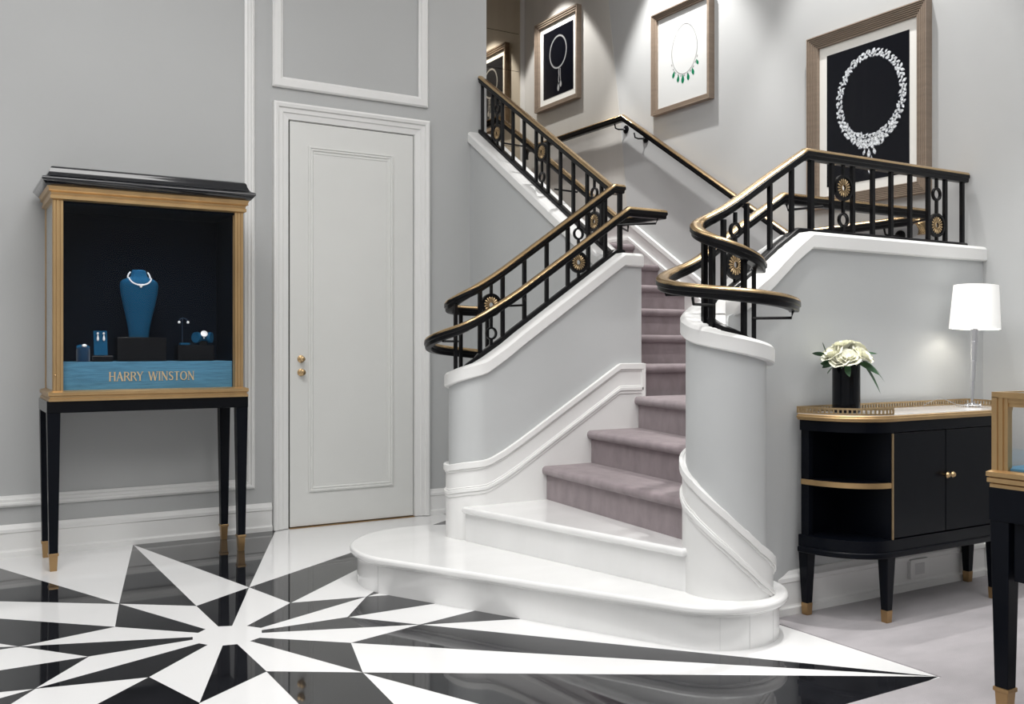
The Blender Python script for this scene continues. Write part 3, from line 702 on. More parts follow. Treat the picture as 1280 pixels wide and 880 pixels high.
# ------------------------------------------------------------------ tall jewellery vitrine on the left
def taperleg(bm, x, y, z0, z1, w0, w1, sx_=0, sy_=0):
    """w1 wide at the top; outer faces stay plumb towards (sx_, sy_)"""
    def q(w, z, k):
        cx = x+sx_*(w1-w)*0; cy_ = y
        return [(cx-w, cy_-w, z), (cx+w, cy_-w, z), (cx+w, cy_+w, z), (cx-w, cy_+w, z)]
    loft(bm, [q(w0, z0, 0), q(w1, z1, 1)])
vx0, vx1, vy0, vy1 = .515, 1.492, 5.42, 5.845
vt = thing('vitrine', 'tall black and gold jewellery vitrine on four tapered legs with blue lit interior', 'display cabinet', (1.0, 5.63, 0))
for x in (vx0+.005, vx1-.010):
    for y in (vy0+.025, vy1-.025):
        bm = bmesh.new(); taperleg(bm, x, y, .085, .815, .0205, .031); l = obj('leg', bm, 'lacquersoft', vt)
        bm = bmesh.new(); taperleg(bm, x, y, .0, .078, .0165, .0205); taperleg(bm, x, y, .078, .092, .024, .024); obj('ferrule', bm, 'bronze', l, bevel=.002)
obj('apron', B(vx0-.028, vx1+.022, vy0-.01, vy1+.01, .812, .874), 'lacquer', vt, bevel=.002)
bm = bmesh.new(); rectstack(bm, vx0, vx1, vy0, vy1, [(.0, .870), (.020, .872), (.020, .884), (.014, .888), (.014, .898), (.022, .902), (.022, .918), (.008, .924), (0, .926)]); obj('base_moulding', bm, 'brasslight', vt)
def post(x, y, w=.024):
    bm = bmesh.new()
    g = (.0, .0); q = []
    prof1 = [(-1, 0), (-.5, 0), (-.45, .004), (-.35, .004), (-.3, 0), (.2, 0), (.25, .005), (.4, .005), (.45, .001), (1, .001)]
    for rot in range(4):
        for a, d in prof1:
            u, v = a*w, -w+d
            for _ in range(rot): u, v = -v, u
            if rot % 2 or True: q.append((x+u, y+v))
    prism(bm, q, .922, 1.915)
    return obj('corner_post', bm, 'brasslight', vt)
for x in (vx0+.026, vx1-.026):
    for y in (vy0+.026, vy1-.026): post(x, y)
bm = bmesh.new(); rectstack(bm, vx0, vx1, vy0, vy1, [(-.002, 1.905), (.004, 1.908), (.012, 1.912), (.012, 1.928), (.006, 1.932), (.010, 1.944), (.022, 1.950), (.018, 1.956), (.022, 1.968), (.028, 1.975)]); obj('cornice_moulding', bm, 'brasslight', vt)
bm = bmesh.new(); rectstack(bm, vx0, vx1, vy0, vy1, [(.022, 1.972), (.030, 1.975), (.050, 1.998), (.054, 2.003), (.054, 2.011), (.051, 2.016), (.045, 2.019), (.040, 2.020), (.033, 2.023), (.027, 2.029), (.022, 2.037), (.018, 2.046), (.015, 2.052), (.014, 2.060), (.011, 2.068), (.005, 2.075), (-.003, 2.079), (-.02, 2.081), (-.2, 2.083)]); obj('crown', bm, 'crown', vt, smooth=True)
obj('back_panel', B(vx0+.01, vx1-.01, vy1-.02, vy1-.008, .925, 1.91), 'navy', vt)
obj('side_lining', B(vx0+.012, vx0+.0515, vy0+.052, vy1-.02, .925, 1.91), 'navy', vt)
obj('side_lining', B(vx1-.0515, vx1-.012, vy0+.052, vy1-.02, .925, 1.91), 'navy', vt)
obj('side_panel', B(vx0+.004, vx0+.011, vy0+.052, vy1-.05, .925, 1.91), 'paleside', vt)
obj('side_panel', B(vx1-.011, vx1-.004, vy0+.052, vy1-.05, .925, 1.91), 'paleside', vt)
obj('roof_lining', B(vx0+.01, vx1-.01, vy0+.02, vy1-.01, 1.895, 1.905), 'navy', vt)
pln = obj('plinth', B(vx0+.045, vx1-.045, vy0+.055, vy1-.03, .924, 1.072), 'silk', vt, bevel=.002)
obj('glass_pane', B(vx0+.05, vx1-.05, vy0+.018, vy0+.022, .924, 1.908), 'glass', vt)
bm = bmesh.new(); bmesh.ops.create_uvsphere(bm, u_segments=12, v_segments=8, radius=.006); bm.transform(Matrix.Translation((vx0+.012, vy0-.004, 1.005))); obj('lock', bm, 'railbrass', vt, smooth=True)
l = area('vitrine_downlight', (1.0, 5.60, 1.885), .5, .16, (1.0, 5.62, 1.0), (.80, .92, 1), .10, spread=110)
l = spot('vitrine_spotlight', (.965, 5.568, 1.88), (.965, 5.572, 1.50), 8.0, 34, .9, .01, (.8, .92, 1))
l = area('plinth_light', (1.0, 5.448, 1.28), .8, .22, (1.0, 5.50, .98), (.85, .95, 1), .02, spread=100)
# serif lettering on the plinth
GL = {  # strokes in a 1-high cell: (x0,y0,x1,y1,width)
 'H': (.78, [(.14, 0, .14, 1, .11), (.64, 0, .64, 1, .11), (.14, .52, .64, .52, .05)], [(.14, 0), (.14, 1), (.64, 0), (.64, 1)]),
 'A': (.76, [(.10, 0, .38, 1, .05), (.38, 1, .66, 0, .12), (.22, .36, .55, .36, .05)], [(.10, 0), (.66, 0)]),
 'R': (.70, [(.14, 0, .14, 1, .11), (.14, .97, .42, .97, .05), (.42, .97, .54, .85, .08), (.54, .85, .54, .65, .11), (.54, .65, .40, .52, .08), (.40, .52, .14, .52, .05), (.36, .52, .68, 0, .10)], [(.14, 0), (.14, 1)]),
 'Y': (.70, [(.08, 1, .36, .48, .11), (.62, 1, .36, .48, .05), (.36, .48, .36, 0, .11)], [(.08, 1), (.62, 1), (.36, 0)]),
 'W': (1.05, [(.06, 1, .30, 0, .11), (.30, 0, .52, 1, .05), (.52, 1, .74, 0, .11), (.74, 0, .98, 1, .05)], [(.06, 1), (.52, 1), (.98, 1)]),
 'I': (.30, [(.15, 0, .15, 1, .11)], [(.15, 0), (.15, 1)]),
 'N': (.82, [(.14, 0, .14, 1, .05), (.14, 1, .68, 0, .12), (.68, 0, .68, 1, .05)], [(.14, 0), (.14, 1), (.68, 1)]),
 'S': (.58, [(.50, .84, .38, .97, .06), (.38, .97, .20, .96, .06), (.20, .96, .11, .82, .08), (.11, .82, .16, .62, .10), (.16, .62, .42, .42, .12), (.42, .42, .49, .24, .10), (.49, .24, .40, .06, .08), (.40, .06, .22, .03, .06), (.22, .03, .09, .16, .06)], []),
 'T': (.68, [(.06, .96, .62, .96, .05), (.34, 0, .34, 1, .11)], [(.34, 0)]),
 'O': (.84, [(.42+.33*math.cos(2*PI*i/14), .5+.49*math.sin(2*PI*i/14), .42+.33*math.cos(2*PI*(i+1)/14), .5+.49*math.sin(2*PI*(i+1)/14), .05+.06*abs(math.cos(2*PI*(i+.5)/14))) for i in range(14)], [])}
def letter(ch, x, y, z, h, parent):
    wd, st_, sf = GL[ch]; bm = bmesh.new()
    for k, (a, b, c, d, t) in enumerate(st_):
        v = Vector((c-a, d-b)); L = v.length; v /= L; n = Vector((-v.y, v.x))*t*.62; e = v*.015
        q = [(a-e.x+n.x, b-e.y+n.y), (c+e.x+n.x, d+e.y+n.y), (c+e.x-n.x, d+e.y-n.y), (a-e.x-n.x, b-e.y-n.y)]
        y0_ = y-.004-.0001*k
        A = [bm.verts.new((x+p[0]*h, y0_, z+p[1]*h)) for p in q]; Bv = [bm.verts.new((x+p[0]*h, y, z+p[1]*h)) for p in q]
        bm.faces.new(A); bm.faces.new(Bv)
        for i in range(4): bm.faces.new((A[i], A[(i+1) % 4], Bv[(i+1) % 4], Bv[i]))
    for (a, b) in sf: box(bm, x+(a-.11)*h, x+(a+.11)*h, y-.0042, y, z+(b-.02)*h, z+(b+.02)*h)
    obj('letter', bm, 'letter', parent); return wd*h
txt = 'HARRY WINSTON'; h = .047
tot = sum((GL[c][0] if c != ' ' else .55)*h*1.02 for c in txt)
x = 1.012-tot/2
for c in txt:
    if c == ' ': x += .55*h*1.02; continue
    x += letter(c, x, vy0+.0549, .970, h, pln)*1.02
# contents of the vitrine
zt = 1.0725
def dispbox(x0, x1, y0, y1, z0, z1, label):
    o = obj('display_block', B(x0, x1, y0, y1, z0, z1), 'lacquer', bevel=.004); tag(o, label, 'display block', 'black display blocks'); return o
dispbox(.845, 1.100, 5.55, 5.68, zt, 1.205, 'tall gloss black display block under the blue bust')
dispbox(1.155, 1.352, 5.52, 5.62, zt, 1.162, 'gloss black display block at right carrying the watch stand')
dispbox(.712, .818, 5.51, 5.60, zt, 1.105, 'flat gloss black block under the earring card')
bust = thing('display_bust', 'blue velvet neck-shaped necklace bust on black block', 'bust', (.97, 5.60, 1.2055))
rings = []
for z, rx, ryy, dy in ((1.206, .052, .028, .012), (1.26, .058, .030, .010), (1.32, .070, .034, .006), (1.38, .084, .040, .002), (1.44, .096, .046, 0), (1.485, .101, .048, .001), (1.508, .098, .044, .003), (1.522, .082, .038, .006), (1.530, .058, .034, .008), (1.540, .044, .032, .010), (1.56, .038, .031, .012), (1.572, .036, .030, .013), (1.575, .030, .026, .013)):
    rings.append([(.965+rx*math.cos(2*PI*k/28), 5.60+dy+ryy*math.sin(2*PI*k/28), z) for k in range(28)])
bm = bmesh.new(); loft(bm, rings); obj('bust_body', bm, 'velvet', bust, smooth=True)
nk = thing('diamond_necklace', 'sparkling diamond necklace on the blue bust', 'necklace', (.965, 5.56, 1.49))
bm = bmesh.new()
for i in range(29):
    t = -2.2+4.4*i/28; x = .965+.058*math.sin(t); z = 1.535-.045*math.cos(t); y = 5.60-.050*max(.0, math.cos(t))**.5-.006 if abs(t) < 1.57 else 5.60+.01
    s = .0052 if abs(t) > .25 else .0066
    b2 = bmesh.new(); bmesh.ops.create_icosphere(b2, subdivisions=1, radius=s); b2.transform(Matrix.Translation((x, y-.003 if abs(t) > 1.0 else y, z))); me = bpy.data.meshes.new('t'); b2.to_mesh(me); b2.free(); bm.from_mesh(me); bpy.data.meshes.remove(me)
tag(obj('diamond_strand', bm, 'gem', nk), kind='stuff')
bm = bmesh.new(); bmesh.ops.create_icosphere(bm, subdivisions=1, radius=.0075); bm.transform(Matrix.Translation((.965, 5.545, 1.482))); obj('pendant', bm, 'gem', nk)
rs = thing('ring_stand', 'small dark blue cylinder ring stand at the left', 'ring stand', (.672, 5.53, zt))
bm = bmesh.new(); lathe(bm, [(.033, zt+.0005), (.033, 1.135), (.030, 1.150)], (.672, 5.53), 28); obj('stand_body', bm, 'darkvelvet', rs, smooth=True)
bm = bmesh.new(); lathe(bm, [(.033, 0), (.033, .004), (.001, .005)], (0, 0), 28); bm.transform(Matrix.Translation((.672, 5.53, 1.148)) @ Matrix.Rotation(math.radians(22), 4, 'X')); obj('stand_top', bm, 'velvet', rs, smooth=True)
rg = thing('diamond_ring', 'diamond ring on the blue cylinder stand', 'ring', (.672, 5.53, 1.155))
bm = bmesh.new(); bmesh.ops.create_icosphere(bm, subdivisions=2, radius=.013); bm.transform(Matrix.Translation((.676, 5.515, 1.158)) @ Matrix.Diagonal((1, .8, .7, 1))); obj('stone', bm, 'gem', rg)
bm = bmesh.new(); tube(bm, [(.676+.010*math.cos(a), 5.522, 1.150+.010*math.sin(a)) for a in [PI*2*k/12 for k in range(12)]], .0015, 6); obj('band', bm, 'gem', rg)
ec = thing('earring_card', 'blue velvet upright card holding drop earrings', 'earring stand', (.765, 5.57, 1.105))
bm = B(-.034, .034, -.004, .004, 0, .135); bm.transform(Matrix.Translation((.762, 5.55, 1.106)) @ Matrix.Rotation(math.radians(-12), 4, 'X')); obj('card', bm, 'velvet', ec, bevel=.002)
for dx in (-.014, .016):
    e = thing('drop_earring', 'diamond drop earring on the blue card, %s one' % ('left' if dx < 0 else 'right'), 'earring', (.762+dx, 5.56, 1.21), 'earrings on the blue card')
    bm = bmesh.new(); bmesh.ops.create_icosphere(bm, subdivisions=1, radius=.007); bm.transform(Matrix.Translation((.762+dx, 5.562, 1.224))); obj('upper_stone', bm, 'gem', e)
    bm = bmesh.new(); lathe(bm, [(.0005, 1.182), (.006, 1.188), (.0065, 1.196), (.002, 1.214), (.0005, 1.218)], (.762+dx, 5.556), 10); obj('drop', bm, 'gem', e)
ws = thing('watch_stand', 'dark blue rolled stand carrying a watch', 'watch stand', (1.297, 5.56, 1.1625))
bm = bmesh.new()
for s_ in (-1, 1): lathe_pts = None; tube(bm, [(1.297+s_*.045, 5.535+.0, 1.205), (1.297+s_*.030, 5.545, 1.205)], .030, 18)
tube(bm, [(1.265, 5.55, 1.205), (1.329, 5.55, 1.205)], .022, 16); obj('roll', bm, 'velvet', ws, smooth=True)
obj('foot', B(1.275, 1.319, 5.54, 5.58, 1.1625, 1.19), 'lacquer', ws)
wa_ = thing('diamond_watch', 'round diamond watch on the dark blue stand', 'watch', (1.297, 5.52, 1.235))
bm = bmesh.new(); lathe(bm, [(.001, 0), (.019, 0), (.019, .006), (.012, .010), (.001, .010)], (0, 0), 18); bm.transform(Matrix.Translation((1.297, 5.524, 1.224)) @ Matrix.Rotation(math.radians(62), 4, 'X')); obj('case', bm, 'gem', wa_, smooth=True)
bm = bmesh.new(); tube(bm, [(1.297, 5.55+.026*math.cos(a), 1.205+.026*math.sin(a)) for a in [PI*(.3+k/9) for k in range(8)]], .004, 8); obj('strap', bm, 'gem', wa_)
es = thing('ear_stud_arch', 'thin arch hook with two diamond studs above the right block', 'earring stand', (1.20, 5.60, 1.1625))
bm = bmesh.new(); tube(bm, [(1.195, 5.60, 1.1625), (1.195, 5.60, 1.30), (1.195, 5.585, 1.312)], .002, 8); tube(bm, [(1.172, 5.575, 1.294), (1.178, 5.577, 1.308), (1.195, 5.58, 1.314), (1.212, 5.577, 1.308), (1.218, 5.575, 1.294)], .003, 8); obj('hook', bm, 'darkvelvet', es, smooth=True)
for dx in (-.024, .024):
    bm = bmesh.new(); bmesh.ops.create_icosphere(bm, subdivisions=1, radius=.0085); bm.transform(Matrix.Translation((1.195+dx, 5.568, 1.290)))
    tag(obj('ear_stud', bm, 'gem'), 'diamond ear stud hanging at the %s end of the arch hook' % ('left' if dx < 0 else 'right'), 'earring', 'studs on the arch hook')
bm = B(1.172, 1.222, 5.53, 5.575, 1.1626, 1.174); tag(obj('ring_tray', bm, 'velvet', bevel=.003), 'small flat blue velvet tray on the right block', 'tray')

# ------------------------------------------------------------------ sideboard
sb = thing('sideboard', 'black sideboard with rounded open-shelf end, brass gallery and white marble top', 'sideboard', (3.77, 2.77, 0))
def sbout(off, n=14):
    """plan outline: straight front y=2.605, quarter-ellipse ends, back at 2.915"""
    xl, xr, yf, yb = 3.405, 4.135, 2.605-off, 2.895+min(off, .004); rx, ry2 = .225+off, 2.895-yf
    L = [(xl-rx*math.cos(PI/2*k/n), yb-ry2*math.sin(PI/2*k/n)) for k in range(n+1)]
    Rr = [(xr+rx*math.sin(PI/2*k/n), yb-ry2*math.cos(PI/2*k/n)) for k in range(n+1)]
    return L+Rr
def slab(name, off, z0, z1, m, par, bev=0):
    bm = bmesh.new(); prism(bm, sbout(off), z0, z1); return obj(name, bm, m, par, smooth=True, bevel=bev)
slab('marble_top', .006, .846, .869, 'stone', sb)
slab('brass_edge', .014, .840, .866, 'brasslight', sb, .004); slab('brass_bead', .018, .848, .858, 'brasslight', sb, .003)
slab('top_board', 0, .795, .841, 'lacquersoft', sb)
slab('bottom_board', .004, .300, .348, 'lacquersoft', sb); slab('base_plinth', .014, .274, .300, 'lacquersoft', sb, .006)
obj('carcass', B(3.408, 4.132, 2.64, 2.893, .345, .80), 'lacquersoft', sb)
obj('back_panel', B(3.19, 4.35, 2.885, 2.896, .345, .80), 'lacquersoft', sb)
for s_, xe in ((1, 3.405), (-1, 4.135)):
    bm = bmesh.new(); n = 14; pts = [(xe-s_*(.215)*math.cos(PI/2*k/n), 2.893-.283*math.sin(PI/2*k/n)) for k in range(n+1)]+[(xe, 2.893)]
    prism(bm, pts, .566, .584); obj('shelf', bm, 'lacquersoft', sb)
    bm = bmesh.new(); sweep(bm, [(x, y, .575) for x, y in pts[:-1]], [(-.006, -.011), (-.006, .011), (.006, .011), (.008, 0), (.006, -.011)]); obj('shelf_edge', bm, 'brasslight', sb, smooth=True)
    obj('upright', B(xe-.214 if s_ > 0 else xe+.190, xe-.190 if s_ > 0 else xe+.214, 2.855, 2.893, .345, .80), 'lacquersoft', sb)
    obj('upright', B(xe-.004, xe+.012, 2.606, 2.645, .345, .80) if s_ > 0 else B(xe-.012, xe+.004, 2.606, 2.645, .345, .80), 'lacquersoft', sb)
    obj('brass_strip', B(xe+.001 if s_ > 0 else xe-.007, xe+.007 if s_ > 0 else xe-.001, 2.600, 2.607, .350, .790), 'brass', sb)
for x0, x1, kx in ((3.416, 3.768, 3.752), (3.772, 4.124, 3.788)):
    d = obj('door', B(x0, x1, 2.609, 2.640, .352, .792), 'lacquersoft', sb, bevel=.002)
    bm = bmesh.new(); lathe(bm, [(.001, 0), (.005, 0), (.005, .012), (.012, .017), (.014, .024), (.009, .031), (.001, .032)], n=16); bm.transform(Matrix.Translation((kx, 2.609, .598)) @ Matrix.Rotation(PI/2, 4, 'X')); obj('knob', bm, 'railbrass', d, smooth=True)
for x, y in ((3.207, 2.880), (3.398, 2.625), (4.142, 2.625), (4.333, 2.880)):
    bm = bmesh.new(); loft(bm, [[(x+w_*math.cos(PI/4+k*PI/2+.0), y+w_*math.sin(PI/4+k*PI/2), z) for k in range(4)] for w_, z in ((.023, .055), (.036, .276))]); l = obj('leg', bm, 'lacquersoft', sb, bevel=.003)
    bm = bmesh.new(); loft(bm, [[(x+w_*math.cos(PI/4+k*PI/2), y+w_*math.sin(PI/4+k*PI/2), z) for k in range(4)] for w_, z in ((.021, .004), (.0245, .056))]); obj('ferrule', bm, 'bronze', l, bevel=.002)
gpts = [p for p in sbout(.004)]; n = 15
lend = gpts[:15]; rend = gpts[15:]
gpath = [(lend[-1][0]+.012, lend[-1][1])]+list(reversed(lend))+[(lend[0][0], 2.905)]
for pts in ([(x, y) for x, y in gpath]+[(4.36, 2.905)]+list(reversed(rend)),):
    bm = bmesh.new(); sweep(bm, [(x, y, .893) for x, y in pts], [(-.002, -.004), (-.002, .004), (.002, .004), (.002, -.004)]); obj('gallery_rail', bm, 'brass', sb)
    bm = bmesh.new(); sweep(bm, [(x, y, .871) for x, y in pts], [(-.002, -.003), (-.002, .004), (.002, .004), (.002, -.003)]); obj('gallery_rail', bm, 'brass', sb)
    gp_ = Path(pts); bm = bmesh.new(); s_ = .002
    while s_ < gp_.s[-1]:
        p, t = gp_.at(s_); bar(bm, p.x, p.y, .872, .892, math.atan2(t.y, t.x), .0032); s_ += .0185
    tag(obj('gallery_posts', bm, 'brass', sb), kind='stuff')
# outlet on the skirting under the sideboard
ol = thing('wall_outlet', 'square white outlet plate on the skirting beneath the sideboard', 'outlet', (3.99, 2.915, .05))
obj('plate', B(3.925, 4.055, 2.897, 2.917, .058, .150), 'white', ol, bevel=.003); obj('socket', B(3.955, 4.025, 2.8955, 2.899, .078, .130), 'plate', ol, bevel=.001)

# lamp
lp = thing('table_lamp', 'lit table lamp with white drum shade and slim faceted chrome stem on the sideboard', 'lamp', (4.18, 2.755, .8695))
z0 = .8695; lean = .055
def tilt(bm): bm.transform(Matrix.Translation((4.18, 2.755, z0)) @ Matrix.Rotation(math.radians(3.0), 4, 'Y'))
bm = bmesh.new(); lathe(bm, [(.034, .006), (.036, .010), (.030, .014), (.010, .018), (.010, .03)], (0, 0), 24); bm.transform(Matrix.Translation((4.18, 2.755, z0))); obj('base', bm, 'chrome', lp, smooth=True)
for a in (60, 180, 300):
    bm = bmesh.new(); bmesh.ops.create_uvsphere(bm, u_segments=10, v_segments=8, radius=.008); bm.transform(Matrix.Translation((4.18+.034*math.cos(math.radians(a)), 2.755+.034*math.sin(math.radians(a)), z0+.008))); obj('ball_foot', bm, 'chrome', lp, smooth=True)
zz = .02
for seg_, (ra, rb, hh) in enumerate(((.007, .009, .10), (.011, .012, .10), (.014, .015, .09), (.016, .018, .065))):
    bm = bmesh.new(); lathe(bm, [(ra, zz), (rb, zz+hh-.004), (rb*1.15, zz+hh-.003), (rb*1.1, zz+hh)], (0, 0), 8); tilt(bm); obj('stem', bm, 'chrome', lp); zz += hh
bm = bmesh.new(); R1, R2 = .112, .098
rings = [[(r*math.cos(2*PI*k/40), r*math.sin(2*PI*k/40), z) for k in range(40)] for r, z in ((R1-.003, .368), (R1, .368), (R2, .572), (R2-.003, .572))]
R = [[bm.verts.new(p) for p in r] for r in rings]
for A, B2 in zip(R, R[1:]+R[:1]):
    for k in range(40): bm.faces.new((A[k], A[(k+1) % 40], B2[(k+1) % 40], B2[k]))
tilt(bm); obj('lamp_shade', bm, 'shade', lp, smooth=True)
bm = bmesh.new(); lathe(bm, [(.001, .562), (R2-.004, .562), (R2-.004, .565), (.001, .565)], (0, 0), 40); tilt(bm); obj('shade_top_blocker', bm, 'shade', lp)  # disc added to keep the bulb's upward light off the wall
bm = bmesh.new(); bmesh.ops.create_uvsphere(bm, u_segments=14, v_segments=10, radius=.025); bm.transform(Matrix.Translation((0, 0, .50))); tilt(bm)
obj('bulb', bm, mat('bulb', (1, 1, 1), emit=((1, .93, .8), 3.0)), lp, smooth=True)
pl_ = bpy.data.lights.new('lamp_light', 'POINT'); pl_.energy = 1.3; pl_.shadow_soft_size = .025; pl_.color = (1, .93, .82)
po = bpy.data.objects.new('lamp_light', pl_); C.objects.link(po); po.location = (4.203, 2.755, z0+.455)
bm = bmesh.new(); tube(bm, [(4.15, 2.76, z0+.006), (4.11, 2.79, z0+.012), (4.06, 2.84, z0+.045), (4.02, 2.87, z0+.02), (4.0, 2.885, z0+.004)], .0015, 6); obj('cord', bm, 'silver', lp)

# vase and flowers
vc = (3.36, 2.80)
va = obj('vase', (lambda b: (lathe(b, [(.001, .8695), (.055, .8695), (.058, .873), (.058, 1.078), (.054, 1.078), (.053, .90), (.001, .90)], vc, 40), b)[1])(bmesh.new()), 'lacquer', smooth=True)
tag(va, 'gloss black cylinder vase holding cream roses on the sideboard', 'vase')
def rose_mesh(seed):
    rg_ = random.Random(seed); bm = bmesh.new()
    layers = [(3, .010, .026, .010, .0), (4, .017, .027, .018, .2), (5, .024, .025, .028, .45), (6, .032, .020, .038, .75)]
    for n, rad, hgt, wd, open_ in layers:
        for i in range(n):
            a0 = 2*PI*i/n+rg_.uniform(-.2, .2)+n; g = 6
            R = []
            for v in range(5):
                t = v/4; row = []
                for u in range(g+1):
                    s = (u/g-.5)*2; a = a0+s*(PI/n)*1.25*(1 if t > .15 else .5)
                    rr_ = rad*(.35+.65*math.sin(t*PI*.55))+open_*.008*t*t
                    z = -.012+(hgt+.012)*t*(1-.25*s*s*t)-open_*.010*t**3
                    if t == 1: rr_ += .004+.004*open_
                    row.append(bm.verts.new((rr_*math.cos(a), rr_*math.sin(a), z+rg_.uniform(-.0006, .0006))))
                R.append(row)
            for A, B2 in zip(R, R[1:]):
                for k in range(g): bm.faces.new((A[k], A[k+1], B2[k+1], B2[k]))
    bmesh.ops.create_uvsphere(bm, u_segments=10, v_segments=8, radius=.010, matrix=Matrix.Translation((0, 0, .010)))
    me = bpy.data.meshes.new('rose'); bm.to_mesh(me); bm.free(); me.materials.append(M['rose'])
    for p in me.polygons: p.use_smooth = True
    return me
RM = [rose_mesh(i) for i in range(3)]
spots = [(-.062, -.020, 1.118, 'leftmost large cream rose in the bunch'), (-.012, -.062, 1.100, 'front centre cream rose hanging over the vase rim'), (.050, -.040, 1.112, 'large cream rose right of centre facing the room'),
         (-.015, .005, 1.150, 'topmost cream rose of the bunch'), (.045, .025, 1.140, 'cream rose at the upper right of the bunch'), (-.055, .045, 1.118, 'cream rose at the back left of the bunch'),
         (.012, .068, 1.112, 'cream rose at the back nearest the wall'), (-.045, -.058, 1.092, 'low cream rose at the front left of the bunch')]
ux, uy = Vector((math.cos(math.radians(31)), -math.sin(math.radians(31)))), Vector((math.sin(math.radians(31)), math.cos(math.radians(31))))
for i, (a, b, z, lab) in enumerate(spots):
    t = thing('rose', lab, 'rose', (vc[0]+ux.x*a+uy.x*b, vc[1]+ux.y*a+uy.y*b, z), 'cream roses in the black vase')
    d = Vector((ux.x*a+uy.x*b, ux.y*a+uy.y*b, .075)).normalized()
    o = bpy.data.objects.new('bloom', RM[i % 3]); C.objects.link(o); o.parent = t; o.rotation_euler = d.to_track_quat('Z', 'Y').to_euler(); o.scale = (1.2, 1.2, 1.1) if i < 5 else (1.05, 1.05, 1)
    bm = bmesh.new(); p0 = Vector((0, 0, 0))-d*.008; tube(bm, [p0, (vc[0]+(t.location.x-vc[0])*.4-t.location.x, vc[1]+(t.location.y-vc[1])*.4-t.location.y, 1.0-z)], .003, 6)
    s_ = obj('stem', bm, 'leaf'); s_.parent = t
bd = thing('rosebud', 'small pale rosebud at the right edge of the bunch', 'rose', (vc[0]+ux.x*.098, vc[1]+ux.y*.098, 1.098), 'cream roses in the black vase')
o = bpy.data.objects.new('bloom', RM[0]); C.objects.link(o); o.parent = bd; o.rotation_euler = (.3, .9, 0); o.scale = (.5, .5, .6)
def leafobj(base, d, L, W, lab, droop=.3):
    d = Vector(d).normalized(); bm = bmesh.new(); side = d.cross(Vector((0, 0, 1))).normalized(); rows = []
    for i in range(7):
        t = i/6; c = Vector(base)+d*L*t-Vector((0, 0, droop*L*t*t)); w_ = W*1.35*math.sin(PI*min(1, t*.97+.03))**.8
        rows.append([bm.verts.new(c-side*w_*.8+Vector((0, 0, .6*w_))), bm.verts.new(c+Vector((0, 0, -.1*w_))), bm.verts.new(c+side*w_*.8-Vector((0, 0, .6*w_)))])
    for A, B2 in zip(rows, rows[1:]):
        for k in range(2): bm.faces.new((A[k], A[k+1], B2[k+1], B2[k]))
    o = obj('leaf', bm, 'leaf', smooth=True); tag(o, lab, 'leaf', 'leaves round the roses'); return o
def vp(a, b, z): return (vc[0]+ux.x*a+uy.x*b, vc[1]+ux.y*a+uy.y*b, z)
def vd(a, b, z): return (ux.x*a+uy.x*b, ux.y*a+uy.y*b, z)
for (a, b, z), dd, L, W, lab, dr in [
    ((-.05, -.02, 1.085), (-1, -.2, .15), .075, .020, 'broad dark leaf pointing left below the leftmost rose', .2),
    ((-.085, 0, 1.115), (-1, 0, .25), .065, .011, 'oval leaf standing off furthest left', .1),
    ((-.085, .0, 1.125), (-.35, .1, 1), .05, .008, 'thin upright leaf at the upper left', .0),
    ((-.06, -.03, 1.075), (-.8, -.5, -.5), .05, .014, 'short drooping leaf left of the vase rim', .3),
    ((-.02, -.05, 1.078), (.1, -1, -.7), .05, .012, 'pointed leaf hanging over the front of the vase', .5),
    ((.04, -.03, 1.082), (1, -.5, -.1), .085, .016, 'broad leaf right of the vase rim', .5),
    ((.06, -.02, 1.085), (.7, -.4, -.75), .105, .009, 'longest narrow leaf hanging right of the vase', .6),
    ((.07, 0, 1.090), (1, -.1, -.35), .10, .009, 'narrow leaf drooping to the far right', .6),
    ((.07, .02, 1.095), (1, .1, -.2), .10, .008, 'upper narrow leaf drooping to the far right', .55),
    ((.08, .02, 1.125), (1, .1, .05), .065, .006, 'thin leaf pointing right above the bud', .1),
    ((.03, .05, 1.085), (.6, .9, -.1), .07, .014, 'leaf at the back right near the wall', .3),
    ((-.03, .05, 1.085), (-.6, .9, -.1), .07, .014, 'leaf at the back left near the wall', .3)]:
    leafobj(vp(a, b, z), vd(*dd), L, W, lab, dr)

# ------------------------------------------------------------------ low display case at the right edge
cx0, cx1, cy0, cy1 = 2.885, 3.50, .75, 1.835
dc = thing('display_case', 'low glass-topped black and gold display case at the right edge of the picture', 'display case', (3.2, 1.3, 0))
for x, y in ((cx0+.028, cy1-.028), (cx0+.028, cy0+.028), (cx1-.028, cy1-.028), (cx1-.028, cy0+.028)):
    bm = bmesh.new(); taperleg(bm, x, y, .07, .70, .022, .033); l = obj('leg', bm, 'lacquersoft', dc, bevel=.002)
    bm = bmesh.new(); taperleg(bm, x, y, .004, .058, .019, .022); taperleg(bm, x, y, .058, .072, .026, .026); obj('ferrule', bm, 'bronze', l, bevel=.002)
obj('apron', B(cx0-.006, cx1+.006, cy0-.006, cy1+.006, .60, .705), 'lacquersoft', dc, bevel=.002)
obj('drawer', B(cx0+.012, cx1-.012, cy0+.05, cy1-.066, .415, .62), 'lacquersoft', dc, bevel=.003)
bm = bmesh.new(); rectstack(bm, cx0, cx1, cy0, cy1, [(-.004, .700), (.004, .702), (.004, .716), (-.001, .719), (.010, .721), (.010, .735), (.004, .738), (.012, .740), (.012, .754), (.0, .760)]); obj('base_moulding', bm, 'brasslight', dc)
def stepbars(bm, x0, x1, y0, y1, z0, z1): box(bm, x0, x1, y0, y1, z0, z1)
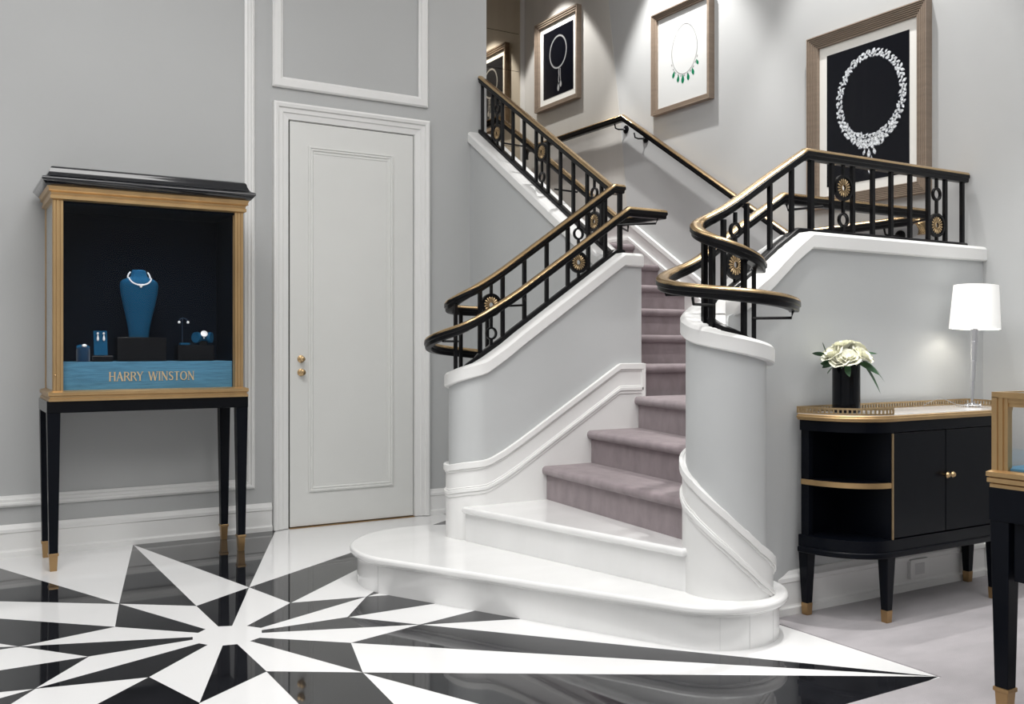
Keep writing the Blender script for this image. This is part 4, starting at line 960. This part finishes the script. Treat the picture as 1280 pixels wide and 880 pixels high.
for x, sx1 in ((cx0, 1), (cx1, -1)):
    for y, sy1 in ((cy1, -1), (cy0, 1)):
        bm = bmesh.new()
        q = [(0, 0), (0, .018), (.004, .019), (.004, .024), (.001, .026), (.001, .036), (.006, .037), (.006, .050), (.030, .050), (.030, .030), (.050, .030), (.050, .006), (.037, .006), (.036, .001), (.018, 0)]
        prism(bm, [(x+sx1*a_, y+sy1*b_) for a_, b_ in q], .758, .992); box(bm, *sorted((x+sx1*.012, x+sx1*.044)), *sorted((y+sy1*.012, y+sy1*.044)), .950, .9915)
        obj('corner_post', bm, 'brasslight', dc)
for z0_, z1_, ins in ((.990, 1.008, 0), (.975, .991, .0075), (.962, .976, .0115)):
    bm = bmesh.new()
    box(bm, cx0+ins, cx0+ins+.02, cy0+ins, cy1-ins, z0_, z1_); box(bm, cx1-ins-.02, cx1-ins, cy0+ins, cy1-ins, z0_, z1_)
    box(bm, cx0+.02, cx1-.02, cy0+ins, cy0+ins+.02, z0_, z1_); box(bm, cx0+.02, cx1-.02, cy1-ins-.02, cy1-ins, z0_, z1_)
    obj('top_rail', bm, 'brasslight', dc)
obj('glass_pane', B(cx0+.012, cx0+.016, cy0+.045, cy1-.045, .760, .964), 'caseglass', dc); obj('glass_pane', B(cx1-.016, cx1-.012, cy0+.045, cy1-.045, .760, .964), 'caseglass', dc)
obj('glass_pane', B(cx0+.045, cx1-.045, cy1-.016, cy1-.012, .760, .964), 'caseglass', dc); obj('glass_top', B(cx0+.018, cx1-.018, cy0+.018, cy1-.018, 1.0, 1.006), 'caseglass', dc)
obj('case_floor', B(cx0+.02, cx1-.02, cy0+.02, cy1-.02, .752, .768), 'silk', dc)
blk = obj('jewellery_tray', B(3.02, 3.20, 1.44, 1.62, .7685, .795), 'lacquer', bevel=.004); tag(blk, 'small black tray inside the low glass display case', 'tray')
obj('tray_pad', B(3.03, 3.19, 1.45, 1.61, .7945, .800), 'velvet', blk)
l = area('case_led', (3.19, 1.3, .985), .5, 1.2, (3.19, 1.3, .7), (.85, .95, 1), .9, spread=140)
